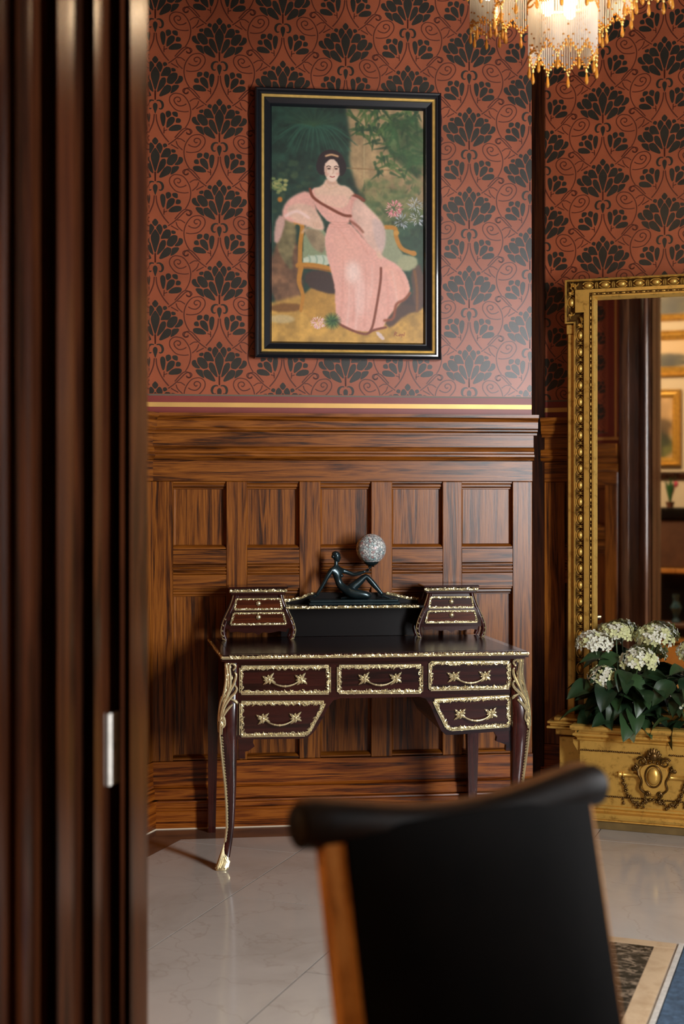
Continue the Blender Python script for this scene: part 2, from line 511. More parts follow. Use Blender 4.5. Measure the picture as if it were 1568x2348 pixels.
def mosaic():
    m = NT('mosaic_glass')
    tc = m.n('ShaderNodeTexCoord')
    vo = m.n('ShaderNodeTexVoronoi', i_Scale=95.0)
    m.l(tc, 'Object', vo, 'Vector')
    ve = m.n('ShaderNodeTexVoronoi', feature='DISTANCE_TO_EDGE', i_Scale=95.0)
    m.l(tc, 'Object', ve, 'Vector')
    sep = m.n('ShaderNodeSeparateColor')
    m.l(vo, 'Color', sep, 'Color')
    r = m.ramp([(0.0, srgb(150, 156, 160)), (0.3, srgb(214, 216, 212)), (0.55, srgb(238, 236, 230)), (0.8, srgb(150, 184, 186)), (0.95, srgb(186, 150, 146))])
    m.l(sep, 'Red', r, 'Fac')
    e = m.ramp([(0.0, (0, 0, 0, 1)), (0.10, (1, 1, 1, 1))])
    m.l(ve, 'Distance', e, 'Fac')
    mx = m.n('ShaderNodeMix', data_type='RGBA')
    m.l(e, 'Color', mx, 'Factor'); mx.inputs['A'].default_value = srgb(30, 34, 36); m.l(r, 'Color', mx, 'B')
    m.l(mx, 'Result', m.b, 'Base Color')
    m.b.inputs['Roughness'].default_value = 0.3
    bp = m.n('ShaderNodeBump', i_Strength=0.6, i_Distance=0.001)
    m.l(ve, 'Distance', bp, 'Height'); m.l(bp, 'Normal', m.b, 'Normal')
    return m.mat
M['mosaic'] = mosaic()
def glassy(name, col, rough=0.08, trans=0.85, emit=None, es=0.0):
    m = NT(name)
    m.b.inputs['Base Color'].default_value = col
    m.b.inputs['Roughness'].default_value = rough
    m.b.inputs['Transmission Weight'].default_value = trans
    m.b.inputs['IOR'].default_value = 1.4
    if emit:
        m.b.inputs['Emission Color'].default_value = emit
        m.b.inputs['Emission Strength'].default_value = es
    return m.mat
def rod_mat():
    m = NT('frosted_glass_rods')
    t = m.n('ShaderNodeBsdfTranslucent'); t.inputs['Color'].default_value = (0.9, 0.88, 0.84, 1)
    m.b.inputs['Base Color'].default_value = (0.92, 0.93, 0.95, 1)
    m.b.inputs['Roughness'].default_value = 0.1
    m.b.inputs['Transmission Weight'].default_value = 0.6
    mx = m.n('ShaderNodeMixShader'); mx.inputs[0].default_value = 0.6
    m.l(m.b, 0, mx, 1); m.l(t, 0, mx, 2); m.l(mx, 0, m.out, 0)
    return m.mat
M['rod'] = rod_mat()
M['amber'] = glassy('amber_glass', srgb(236, 160, 60), 0.1, 0.5)
M['glass'] = glassy('window_glass', (0.95, 0.97, 0.98, 1), 0.0, 1.0)
M['blue_glass'] = glassy('blue_crystal', srgb(110, 170, 200), 0.05, 0.8)
def emis(name, col, s):
    m = NT(name)
    m.b.inputs['Base Color'].default_value = col
    m.b.inputs['Emission Color'].default_value = col
    m.b.inputs['Emission Strength'].default_value = s
    return m.mat
M['bulb'] = emis('lit_bulb', (1.0, 0.80, 0.55, 1), 10.0)
def paint_attr(name, rough=0.45):
    m = NT(name)
    a = m.n('ShaderNodeAttribute', attribute_name='paint')
    m.l(a, 'Color', m.b, 'Base Color')
    m.b.inputs['Roughness'].default_value = rough
    return m.mat
M['oil'] = paint_attr('oil_paint')

# ---------------------------------------------------------------- stencilled lotus pattern
S = 0.0002055                               # metres per traced unit
COLW, PERIOD = 1275 * S, 1623 * S
PETALS = [
    [(-208, 425), (-108, 445), (-43, 675), (-38, 715), (-68, 715), (-208, 555)],
    [(-80, 105), (-125, 150), (-145, 215), (-110, 310), (-92, 325), (-50, 240), (-16, 188)],
    [(-205, 120), (-240, 170), (-185, 200), (-165, 190), (-155, 140)],
    [(-288, 220), (-188, 222), (-110, 385), (-125, 405), (-215, 390), (-250, 400), (-308, 325), (-305, 275)],
    [(-398, 250), (-345, 235), (-318, 245), (-333, 300), (-398, 295)],
    [(-433, 330), (-328, 330), (-238, 435), (-233, 535), (-308, 553), (-343, 545), (-423, 455), (-438, 395)],
    [(-468, 385), (-463, 445), (-370, 543), (-465, 543), (-538, 485), (-548, 425), (-523, 390)],
    [(-308, 585), (-208, 570), (-78, 775), (-98, 812), (-168, 785), (-288, 720), (-318, 645)],
    [(-478, 565), (-338, 580), (-333, 655), (-298, 740), (-348, 725), (-448, 645)],
    [(-148, 1125), (-98, 1165), (-113, 1285), (-143, 1400), (-178, 1395), (-198, 1285), (-198, 1175)],
    [(-268, 1090), (-208, 1115), (-223, 1205), (-248, 1225), (-313, 1175), (-303, 1115)],
    [(-438, 1110), (-343, 1110), (-343, 1165), (-398, 1200), (-443, 1205)],
    [(-368, 1215), (-298, 1215), (-238, 1285), (-218, 1435), (-268, 1415), (-368, 1325), (-388, 1255)],
    [(-503, 1250), (-428, 1230), (-408, 1305), (-428, 1325), (-498, 1315)],
    [(-498, 1365), (-368, 1370), (-268, 1445), (-278, 1495), (-488, 1475), (-528, 1410)],
]
MIDDLE = [
    [(0, 0), (-38, 40), (-65, 85), (0, 165), (65, 85), (38, 40)],
    [(0, 205), (-45, 270), (-85, 340), (-85, 420), (-50, 540), (-22, 650), (0, 690), (22, 650), (50, 540), (85, 420), (85, 340), (45, 270)],
    [(0, 935), (-40, 965), (-45, 1020), (-15, 1120), (0, 1160), (15, 1120), (45, 1020), (40, 965)],
]
VOLUTE = ([(-25, 895), (-80, 890), (-130, 925), (-150, 985), (-135, 1040), (-100, 1060), (-75, 1045)], [18, 32, 50, 50, 38, 26, 14])
STROKES = [
    ([(-18, 1165), (-33, 1305), (-88, 1455), (-168, 1595), (-268, 1715)], 24),
    ([(-238, 1470), (-168, 1495)], 20), ([(-178, 1425), (-172, 1545)], 20),
    ([(-663, 1090), (-558, 1100), (-408, 1065), (-298, 935), (-288, 825), (-348, 752), (-438, 737), (-558, 775), (-658, 905), (-703, 1055), (-693, 1205), (-648, 1335), (-598, 1415)], 20),
    ([(-618, 940), (-558, 975), (-468, 985), (-398, 935), (-373, 865), (-418, 815), (-478, 820), (-503, 865), (-468, 905), (-438, 885)], 22),
    ([(-838, 835), (-768, 835), (-683, 890)], 20), ([(-863, 875), (-828, 965), (-733, 1055)], 20),
    ([(-888, 815), (-768, 675), (-688, 620), (-608, 635), (-573, 695), (-598, 740), (-648, 725), (-653, 690)], 22),
    ([(-628, 1525), (-688, 1545), (-728, 1495), (-688, 1445), (-598, 1465), (-488, 1575), (-368, 1685), (-258, 1765)], 22),
    ([(-313, 140), (-458, 220)], 22), ([(-8, 690), (0, 880)], 24),
]
def grow(p, d=7.0):                          # push the outline out a little after smoothing
    cx, cy = sum(a for a, _ in p) / len(p), sum(b for _, b in p) / len(p)
    return [(x + (x - cx) / (math.hypot(x - cx, y - cy) or 1) * d, y + (y - cy) / (math.hypot(x - cx, y - cy) or 1) * d) for x, y in p]
def motif_polys():
    out = []
    for p in MIDDLE: out.append((grow(chaikin(p, 1), 4.0), 1))
    def stroke(pts, w):
        c = catmull(pts, 4) if len(pts) > 2 else list(pts)
        ws = w if isinstance(w, list) else None
        quads = []
        L, R = [], []
        for i, p in enumerate(c):
            a, b = c[max(i - 1, 0)], c[min(i + 1, len(c) - 1)]
            tx, ty = b[0] - a[0], b[1] - a[1]
            ln = math.hypot(tx, ty) or 1
            hw = (interp(i / (len(c) - 1) * (len(ws) - 1), range(len(ws)), ws) if ws else w) / 2
            L.append((p[0] - ty / ln * hw, p[1] + tx / ln * hw)); R.append((p[0] + ty / ln * hw, p[1] - tx / ln * hw))
        for i in range(len(c) - 1):
            quads.append([L[i], L[i + 1], R[i + 1], R[i]])
        return quads
    half = [(grow(chaikin(p, 1)), 1) for p in PETALS]
    half += [(q, 1) for q in stroke(VOLUTE[0], VOLUTE[1])]
    for pts, w in STROKES:
        half += [(q, 2) for q in stroke(pts, w)]
    out += half
    out += [([(-x, y) for x, y in p], mi) for p, mi in half]
    return out
MOTIF = motif_polys()
def stencil(mb, u0, u1, z0, z1, uc, ztip, v):
    pl = [(-1, 0, -u0), (1, 0, u1), (0, -1, -z0), (0, 1, z1)]
    k0, k1 = math.floor((u0 - uc) / COLW) - 1, math.ceil((u1 - uc) / COLW) + 1
    for k in range(k0, k1 + 1):
        cx = uc + k * COLW
        zt = ztip + (PERIOD / 2 if k % 2 else 0)
        j0, j1 = math.floor((z0 - zt) / PERIOD) - 1, math.ceil((z1 - zt) / PERIOD) + 2
        for j in range(j0, j1 + 1):
            for p, mi in MOTIF:
                q = [(cx + x * S, zt + j * PERIOD - y * S) for x, y in p]
                xs, zs = [a for a, _ in q], [b for _, b in q]
                if max(xs) < u0 or min(xs) > u1 or max(zs) < z0 or min(zs) > z1: continue
                if min(xs) < u0 or max(xs) > u1 or min(zs) < z0 or max(zs) > z1:
                    q = clip_poly(q, pl)
                    if len(q) < 3: continue
                ar = sum(q[i][0] * q[(i + 1) % len(q)][1] - q[(i + 1) % len(q)][0] * q[i][1] for i in range(len(q)))
                if ar < 0: q = q[::-1]
                mb.add([(x, v - 0.0002 * mi, z) for x, z in q], [tuple(range(len(q)))], mi)
WALLMATS = [M['terra'], M['petal_paint'], M['scroll_paint'], M['green_paint'], M['cinnabar'], M['gold_paint']]
def quad(mb, u0, u1, z0, z1, v, mi):
    mb.add([(u0, v, z0), (u1, v, z0), (u1, v, z1), (u0, v, z1)], [(0, 1, 2, 3)], mi)
ZTOP = 3.70
ZB = 1.776                                   # foot of the stencilled field
def painted_wall(name, u0, u1, uc, ztip, v, back, edge=None, zmin=0.0):
    mb = MB()
    mb.box(u0, u1, v, back, 1.60, ZTOP, mi=0); mb.box(u0, u1, v + 0.02, back, zmin, 1.60, mi=0)
    quad(mb, u0, u1, 1.690, 1.724, v - 0.0005, 4)
    quad(mb, u0, u1, 1.724, 1.743, v - 0.0007, 5)
    quad(mb, u0, u1, 1.743, 1.770, v - 0.0005, 4)
    quad(mb, u0, u1, 1.770, 1.776, v - 0.0006, 3)
    s0, s1 = u0, u1
    if edge:                                 # painted border that also runs up one side
        s0 = edge + 0.075
        quad(mb, edge, edge + 0.012, 1.743, ZTOP, v - 0.0007, 5)
        quad(mb, edge + 0.012, edge + 0.055, 1.743, ZTOP, v - 0.0009, 4)
    stencil(mb, s0, s1, ZB + 0.002, ZTOP, uc, ztip, v - 0.0004)
    return mb

O1 = (-0.7556, 5.587)
L1 = 1.575
uc, zt = on_plane(503, 226, O1, TH1, 0.045)
mb = painted_wall('wall_back', -0.03, L1, uc, zt, 0.045, 0.22)
wall_back = tag(mb.build('wall_back', WALLMATS, None, (O1[0], O1[1], 0), TH1, smooth=0), kind='structure')

A2 = 5.97
wx, wy = ac(A2, 0)
uc, zt = on_plane(1382, 187, (0, 0), TH2, A2)
mb = painted_wall('wall_right', -1.30, ROOM_R + 0.1, uc, zt, 0.0, 0.2)
wall_right = tag(mb.build('wall_right', WALLMATS, None, (wx, wy, 0), TH2, smooth=0), kind='structure')

CL = -2.648                                  # left wall
AH, AD = 2.285, 1.95                         # hall face and near face of the doorway wall
wx, wy = ac(0, CL)
mb = painted_wall('wall_left', AH, 5.25, 3.0, 3.0, 0.045, 0.2)
wall_left = tag(mb.build('wall_left', WALLMATS, None, (wx, wy, 0), TH2 + math.pi / 2, smooth=0), kind='structure')

CJ = -1.231                                  # jamb line of the doorway
wx, wy = ac(AH, 0)
mb = painted_wall('wall_front', 1.47, 2.70, 1.66, 2.35, 0.0, AH - AD, edge=1.487)
wall_front = tag(mb.build('wall_front', WALLMATS, None, (wx, wy, 0), TH2 + math.pi, smooth=0), kind='structure')

# ---------------------------------------------------------------- oak wainscot
CORNICE = [(0.06, 1.697), (-0.022, 1.697), (-0.022, 1.684), (-0.014, 1.678), (-0.006, 1.668), (-0.008, 1.666), (-0.008, 1.640),
           (-0.002, 1.634), (-0.002, 1.628), (0.010, 1.621), (0.010, 1.613), (0.06, 1.613)]
FRIEZE = [(0.06, 1.612), (0.021, 1.612), (0.021, 1.562), (0.012, 1.556), (0.009, 1.549), (0.013, 1.542), (0.013, 1.536), (0.004, 1.530),
          (0.004, 1.522), (0.012, 1.514), (0.016, 1.507), (0.06, 1.507)]
PLINTH_TOP = [(0.06, 0.272), (0.018, 0.272), (0.018, 0.176), (0.013, 0.170), (0.017, 0.164), (0.06, 0.164)]
PLINTH_MID = [(0.06, 0.163), (0.012, 0.163), (0.008, 0.156), (0.008, 0.121), (0.014, 0.117), (0.06, 0.117)]
SKIRT = [(0.06, 0.116), (-0.004, 0.116), (-0.006, 0.110), (-0.002, 0.104), (-0.002, 0.088), (0.004, 0.086), (-0.001, 0.082), (-0.001, 0.076),
         (0.004, 0.073), (0.000, 0.070), (0.000, 0.002), (0.06, 0.002)]
def reeded(z0, z1):
    zz = [0.06]
    prof = [(0.06, z1), (0.021, z1), (0.021, z1 - 0.056)]
    z = z1 - 0.058
    for k in range(3):
        prof += [(0.028, z), (0.019, z - 0.004), (0.019, z - 0.009), (0.028, z - 0.013)]
        z -= 0.0145
    prof += [(0.021, z - 0.001), (0.021, z0), (0.06, z0)]
    return prof
def recess_panel(parent, x0, x1, z0, z1, mat, dy=0.0):
    def ring(i, v): return [(x0 + i, v + dy, z0 + i), (x1 - i, v + dy, z0 + i), (x1 - i, v + dy, z1 - i), (x0 + i, v + dy, z1 - i)]
    mb = MB()
    rs = [ring(0, 0.062), ring(0, 0.046), ring(0.003, 0.046), ring(0.005, 0.051), ring(0.009, 0.053), ring(0.011, 0.053)]
    mb.loft(rs, caps=True)
    ml = MB()
    ml.prism_x([(v + dy, z) for v, z in [(0.05, z1 - 0.0005), (0.030, z1 - 0.0005), (0.030, z1 - 0.006), (0.037, z1 - 0.012), (0.036, z1 - 0.020), (0.043, z1 - 0.026), (0.043, z1 - 0.030), (0.053, z1 - 0.032)]], x0, x1)
    ml.prism_x([(v + dy, z) for v, z in [(0.053, z0 + 0.0005), (0.026, z0 + 0.0005), (0.026, z0 + 0.006), (0.034, z0 + 0.012), (0.040, z0 + 0.015), (0.053, z0 + 0.018)]], x0, x1)
    ml.build('panel_moulding', M['oak_h'], parent, smooth=20)
    return mb.build('panel', mat, parent, smooth=0)
def wainscot(parent, x0, x1, stiles, dy=0.0, cx0=None, cx1=None, lower=True):
    def prof(name, P, a, b, mat):
        m = MB(); m.prism_x([(v + dy, z) for v, z in P], a, b)
        return m.build(name, mat, parent, smooth=20)
    prof('cornice', CORNICE, x0 + 0.005 if cx0 is None else cx0, x1 + 0.016 if cx1 is None else cx1, M['oak_h'])
    prof('frieze', FRIEZE, x0, x1 + 0.004, M['oak_h'])
    m = MB(); m.box(x0, x1, 0.019 + dy, 0.06 + dy, 1.4185, 1.505, 0.002); m.build('top_rail', M['oak_h'], parent)
    prof('plinth', PLINTH_TOP, x0, x1, M['oak_base'])
    prof('plinth', PLINTH_MID, x0, x1, M['oak_base'])
    prof('skirting', SKIRT, x0, x1, M['oak_base'])
    prof('pale_foot_strip', [(0.0, 0.0006), (-0.0045, 0.0006), (-0.003, 0.003), (0.0, 0.0045)], x0, x1, M['cream'])  # thin pale strip along the foot of the skirting
    for a, b in stiles:
        m = MB(); m.box(a, b, 0.02 + dy, 0.06 + dy, 0.2735, 1.4175, 0.002); m.build('stile', M['oak_v'], parent)
    for (a, b), (c, d) in zip(stiles[:-1], stiles[1:]):
        p0, p1 = b + 0.0008, c - 0.0008
        recess_panel(parent, p0, p1, 1.139, 1.417, M['oak_v'], dy)
        prof('cross_rail', reeded(0.978, 1.136), p0, p1, M['oak_h'])
        recess_panel(parent, p0, p1, 0.276, 0.976, M['oak_v'], dy)

def U1(px): return on_plane(px, 1200, O1, TH1, 0.02)[0]
ST = [(347, 396.5), (519, 566.5), (686.5, 735), (851, 899), (1015, 1059), (1175.5, 1220)]
wainscot(wall_back, U1(347), U1(1221), [(U1(a), U1(b)) for a, b in ST])
C2 = -1.27
wainscot(wall_right, C2, 0.9, [(C2, -1.165), (-0.62, -0.54), (-0.02, 0.06), (0.50, 0.58)], dy=-0.045, cx1=0.9)
wainscot(wall_left, AH + 0.02, 5.0, [(AH + 0.02, 2.45), (2.9, 2.98), (3.5, 3.58), (4.1, 4.18), (4.65, 4.73), (4.92, 5.0)])
wainscot(wall_front, 1.475, 2.64, [(1.476, 1.56), (1.98, 2.06), (2.52, 2.63)], dy=-0.045)

# dark post that closes the angle between the canted wall and the back wall
p0 = on_plane(1226, 600, (0, 0), TH2, A2 - 0.02)[0]
p1 = on_plane(1249, 600, (0, 0), TH2, A2 - 0.02)[0]
mb = MB(); mb.box(p0 - 0.06, p1, -0.03, 0.0, 0.0, ZTOP, 0.004)
wx, wy = ac(A2, 0)
tag(mb.build('trim_1', M['jamb'], None, (wx, wy, 0), TH2), kind='structure')

# ---------------------------------------------------------------- doorway: moulded jamb, casing, head
def jamb_pt(px, d):                          # point of the jamb seen in column px, sunk d behind the jamb line
    xs = (px - 784) / F
    s = (xs * CA + SA) / (CA - xs * SA)
    c = CJ - d
    return (c, c / s)                        # x' = c, y' = a
JP = [(-60, 0.024), (-20, 0.022), (14, 0.022), (20, 0.032), (28, 0.030), (38, 0.018), (52, 0.012), (66, 0.012), (80, 0.018), (88, 0.030), (96, 0.032),
      (101, 0.025), (106, 0.025), (110, 0.034), (118, 0.034), (124, 0.022), (128, 0.007), (132, 0.002), (155, 0.0075), (178, 0.014), (183, 0.020),
      (187, 0.024), (208, 0.027), (212, 0.012), (216, 0.003), (236, 0.009), (241, 0.018), (243, 0.034), (270, 0.036),
      (273, 0.022), (277, 0.012), (283, 0.0125), (289, 0.014), (292, 0.020), (296, 0.004), (299, 0.001), (334, 0.0115), (339, 0.014)]
poly = [jamb_pt(px, d) for px, d in JP]
far = poly[-1]
poly += [(CJ - 0.012, AH - 0.006), (CJ - 0.018, AH + 0.0), (CJ - 0.24, AH), (CJ - 0.24, poly[0][1])]
casing = [(CJ - 0.019, AH + 0.0005), (CJ - 0.019, AH + 0.012)]
# the hall side: a moulded casing that runs back to the wallpaper
for w, t in [(0.022, 0.020), (0.034, 0.024), (0.040, 0.018), (0.044, 0.026), (0.050, 0.034), (0.058, 0.038), (0.066, 0.034), (0.072, 0.026), (0.075, 0.018), (0.085, 0.020), (0.10, 0.026), (0.105, 0.018),
             (0.17, 0.018), (0.175, 0.026), (0.20, 0.030), (0.222, 0.028), (0.232, 0.016), (0.241, 0.014), (0.241, -0.02)]:
    casing.append((CJ - w, AH + max(t, 0.0005)))
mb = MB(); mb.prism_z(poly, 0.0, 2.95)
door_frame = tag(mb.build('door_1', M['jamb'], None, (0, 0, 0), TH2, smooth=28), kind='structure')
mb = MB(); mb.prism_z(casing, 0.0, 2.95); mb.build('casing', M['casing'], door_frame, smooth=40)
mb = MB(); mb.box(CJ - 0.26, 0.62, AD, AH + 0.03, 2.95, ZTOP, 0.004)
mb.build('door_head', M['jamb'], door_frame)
# strike plate with keyhole, let into the groove of the jamb
q0, q1 = jamb_pt(245, 0.032), jamb_pt(268.5, 0.0335)
zA, zB_ = HC + (HY - 1652) / F * 2.42, HC + (HY - 1823) / F * 2.42
L = math.hypot(q1[0] - q0[0], q1[1] - q0[1])
ang = math.atan2(q1[1] - q0[1], q1[0] - q0[0])
hole = [(0.5 * L + 0.0030 * math.cos(t) * (1 if math.sin(t) > -0.3 else 0.62), (zA + zB_) / 2 + 0.004 + 0.008 * math.sin(t) * (1 if math.sin(t) > 0 else 1.5)) for t in [k * math.pi / 6 for k in range(12)]]
mb = MB()
mb.box(0, L, -0.004, 0.0, zB_, zA, 0.0012)
wx, wy = ac(q0[1], q0[0])
sp = mb.build('strike_plate', M['steel'], door_frame, (q0[0], q0[1], 0), ang)
sp['label'] = 'worn steel strike plate with keyhole'
mb = MB(); mb.prism_y(hole, -0.0046, -0.0036); mb.build('keyhole', M['dark'], sp)
for zz in (zA - 0.016, zB_ + 0.016):
    mb = MB(); mb.ball((0.5 * L, -0.004, zz), (0.003, 0.0012, 0.003), 8, 4); mb.build('screw', M['steel'], sp)

# ---------------------------------------------------------------- floor
floor = MB(); floor.box(CL - 0.3, ROOM_R, AD, 6.2, -0.10, -0.0014)
floor = tag(floor.build('floor', M['grout'], None, (0, 0, 0), TH2, smooth=0), kind='structure')
def rel1(c, a):                              # room axes -> canted wall's own u, v
    x, y = ac(a, c)
    dx, dy = x - O1[0], y - O1[1]
    return dx * math.cos(TH1) + dy * math.sin(TH1), -dx * math.sin(TH1) + dy * math.cos(TH1)
# half plane v <= -0.165 written in x' = c, y' = a
nv = (math.cos(math.radians(90)), 0)
g = rel1(0, 0)[1]; gc = rel1(1, 0)[1] - g; ga = rel1(0, 1)[1] - g
WB = 0.165
A_EDGE = A2 - 0.045 - WB
KEEP = [(gc, ga, -WB - g - 0.0015), (-1, 0, -(CL + WB + 0.0015)), (0, 1, A_EDGE - 0.0015)]
C0, A0, TW, TL_ = -1.978, 4.253, 0.512, 1.188
J = 0.0019
for r in range(-2, 10):
    c0, c1 = C0 + r * TW + J, C0 + (r + 1) * TW - J
    off = A0 if r % 2 == 0 else A0 + TL_ / 2
    for k in range(-3, 3):
        a0, a1 = off + k * TL_ + J, off + (k + 1) * TL_ - J
        a0c = max(a0, AD)
        if a1 <= AD + 0.02: continue
        p = clip_poly([(c0, a0c), (c1, a0c), (c1, a1), (c0, a1)], KEEP + [(1, 0, ROOM_R - 0.01)])
        if len(p) < 3: continue
        mb = MB(); mb.prism_z(p, -0.0012, 0.0)
        mb.build('tile', M['tile'], floor, smooth=0)
# brown border strips
def strip(pl):
    p = clip_poly([(CL, AD), (ROOM_R, AD), (ROOM_R, 6.1), (CL, 6.1)], pl)
    if len(p) > 2:
        mb = MB(); mb.prism_z(p, -0.0012, 0.0005)
        mb.build('border_strip', M['brown_marble'], floor, smooth=0)['label'] = 'brown marble border strip'
strip([(-gc, -ga, WB + g), (gc, ga, 0.01 - g), (0, 1, A2 - 0.04)])
strip([(1, 0, CL + WB), (gc, ga, -WB - g - 0.001)])
strip([(0, -1, -A_EDGE), (0, 1, A2 - 0.04), (gc, ga, -WB - g - 0.001)])
# inlaid marble panel with its pale frame, beside the sunk mat
IX0, IX1, IA0, IA1 = -1.13, -0.557, 2.45, 4.222
for n_, p_, m_, z_ in [('inlay_panel', (IX0, IX1, IA0, IA1), 'dark_marble', 0.0022),
                       ('inlay_band', (IX0 - 0.062, IX1 + 0.062, IA1 + 0.0008, IA1 + 0.05), 'cream_marble', 0.0024),
                       ('inlay_band', (IX1 + 0.0008, IX1 + 0.062, IA0, IA1), 'cream_marble', 0.0024),
                       ('inlay_band', (IX0 - 0.062, IX0 - 0.0008, IA0, IA1), 'cream_marble', 0.0024)]:
    mb = MB(); mb.box(p_[0], p_[1], p_[2], p_[3], 0.0001, z_, 0.0006)
    mb.build(n_, M[m_], floor)
wx, wy = ac(3.36, 0.06)
mat = empty('entrance_mat', (wx, wy, 0.0), TH2)
tag(mat, 'blue grey pile mat in a thin metal frame, cut by the lower right corner', 'mat')
mb = MB(); mb.box(-0.53, 0.53, -0.89, 0.89, 0.001, 0.008, 0.003); mb.build('pile', M['blue_mat'], mat)
mb = MB()
for x0, x1, y0, y1 in [(-0.548, -0.532, -0.91, 0.91), (0.532, 0.548, -0.91, 0.91), (-0.531, 0.531, 0.892, 0.91), (-0.531, 0.531, -0.91, -0.892)]:
    mb.box(x0, x1, y0, y1, 0.0002, 0.006, 0.001)
mb.build('metal_frame', M['steel'], mat)

# ---------------------------------------------------------------- the rest of the rooms
fl2 = MB(); fl2.box(CL - 0.3, NEAR_R + 0.3, -2.4, AD - 0.001, -0.1, 0.0)
tag(fl2.build('floor_near', M['honey'], None, (0, 0, 0), TH2, smooth=0), kind='structure')
ce = MB(); ce.box(CL - 0.3, NEAR_R + 0.3, -2.4, 6.3, ZTOP, ZTOP + 0.1)
tag(ce.build('ceiling', M['plaster_dk'], None, (0, 0, 0), TH2, smooth=0), kind='structure')
gw = MB(); gw.box(CL - 0.3, NEAR_R + 0.3, -2.4, -2.2, 0, ZTOP)
gallery = tag(gw.build('wall_rear', M['cream'], None, (0, 0, 0), TH2, smooth=0), kind='structure')
mb = MB(); mb.box(CL - 0.0, NEAR_R, -2.2, -2.17, 1.49, 1.565, 0.006); mb.build('dado_rail', M['jamb'], gallery)
gl = MB(); gl.box(CL - 0.3, CL, -2.2, AD, 0, ZTOP)
gr = MB(); gr.box(NEAR_R, NEAR_R + 0.3, -2.4, AD, 0, ZTOP)
tag(gr.build('wall_near_right', M['cream'], None, (0, 0, 0), TH2, smooth=0), kind='structure')
fr_ = MB(); fr_.box(0.62, NEAR_R, AD, AH, 0, ZTOP)
tag(fr_.build('wall_front_right', M['plaster_dk'], None, (0, 0, 0), TH2, smooth=0), kind='structure')
jr = MB(); jr.box(0.50, 0.64, AD - 0.02, AH + 0.02, 0, 2.95, 0.01)
tag(jr.build('trim_2', M['jamb'], None, (0, 0, 0), TH2), kind='structure')
tag(gl.build('wall_near_left', M['cream'], None, (0, 0, 0), TH2, smooth=0), kind='structure')
# right-hand wall with two window openings
WIN = [(WA0, WA1, WZ0, WZ1)]
rw = MB()
cuts = [AD] + [v for w in WIN for v in w[:2]] + [6.2]
for i in range(0, len(cuts), 2): rw.box(ROOM_R, ROOM_R + 0.25, cuts[i], cuts[i + 1], 0, ZTOP)
for a0, a1, z0, z1 in WIN:
    rw.box(ROOM_R, ROOM_R + 0.25, a0, a1, 0, z0)
    rw.box(ROOM_R, ROOM_R + 0.25, a0, a1, z1, ZTOP)
tag(rw.build('wall_side', M['plaster_dk'], None, (0, 0, 0), TH2, smooth=0), kind='structure')
for i, (a0, a1, z0, z1) in enumerate(WIN):
    mb = MB()
    mb.box(ROOM_R + 0.08, ROOM_R + 0.14, a0, a0 + 0.06, z0, z1, 0.004); mb.box(ROOM_R + 0.08, ROOM_R + 0.14, a1 - 0.06, a1, z0, z1, 0.004)
    mb.box(ROOM_R + 0.08, ROOM_R + 0.14, a0 + 0.06, a1 - 0.06, z0, z0 + 0.06, 0.004); mb.box(ROOM_R + 0.08, ROOM_R + 0.14, a0 + 0.06, a1 - 0.06, z1 - 0.06, z1, 0.004)
    mb.box(ROOM_R + 0.09, ROOM_R + 0.13, (a0 + a1) / 2 - 0.02, (a0 + a1) / 2 + 0.02, z0 + 0.06, z1 - 0.06, 0.004)
    wn = tag(mb.build('window_%d' % (i + 1), M['jamb'], None, (0, 0, 0), TH2), kind='structure')
    mb = MB(); mb.box(ROOM_R + 0.105, ROOM_R + 0.113, a0 + 0.05, a1 - 0.05, z0 + 0.05, z1 - 0.05); mb.build('pane', M['glass'], wn)

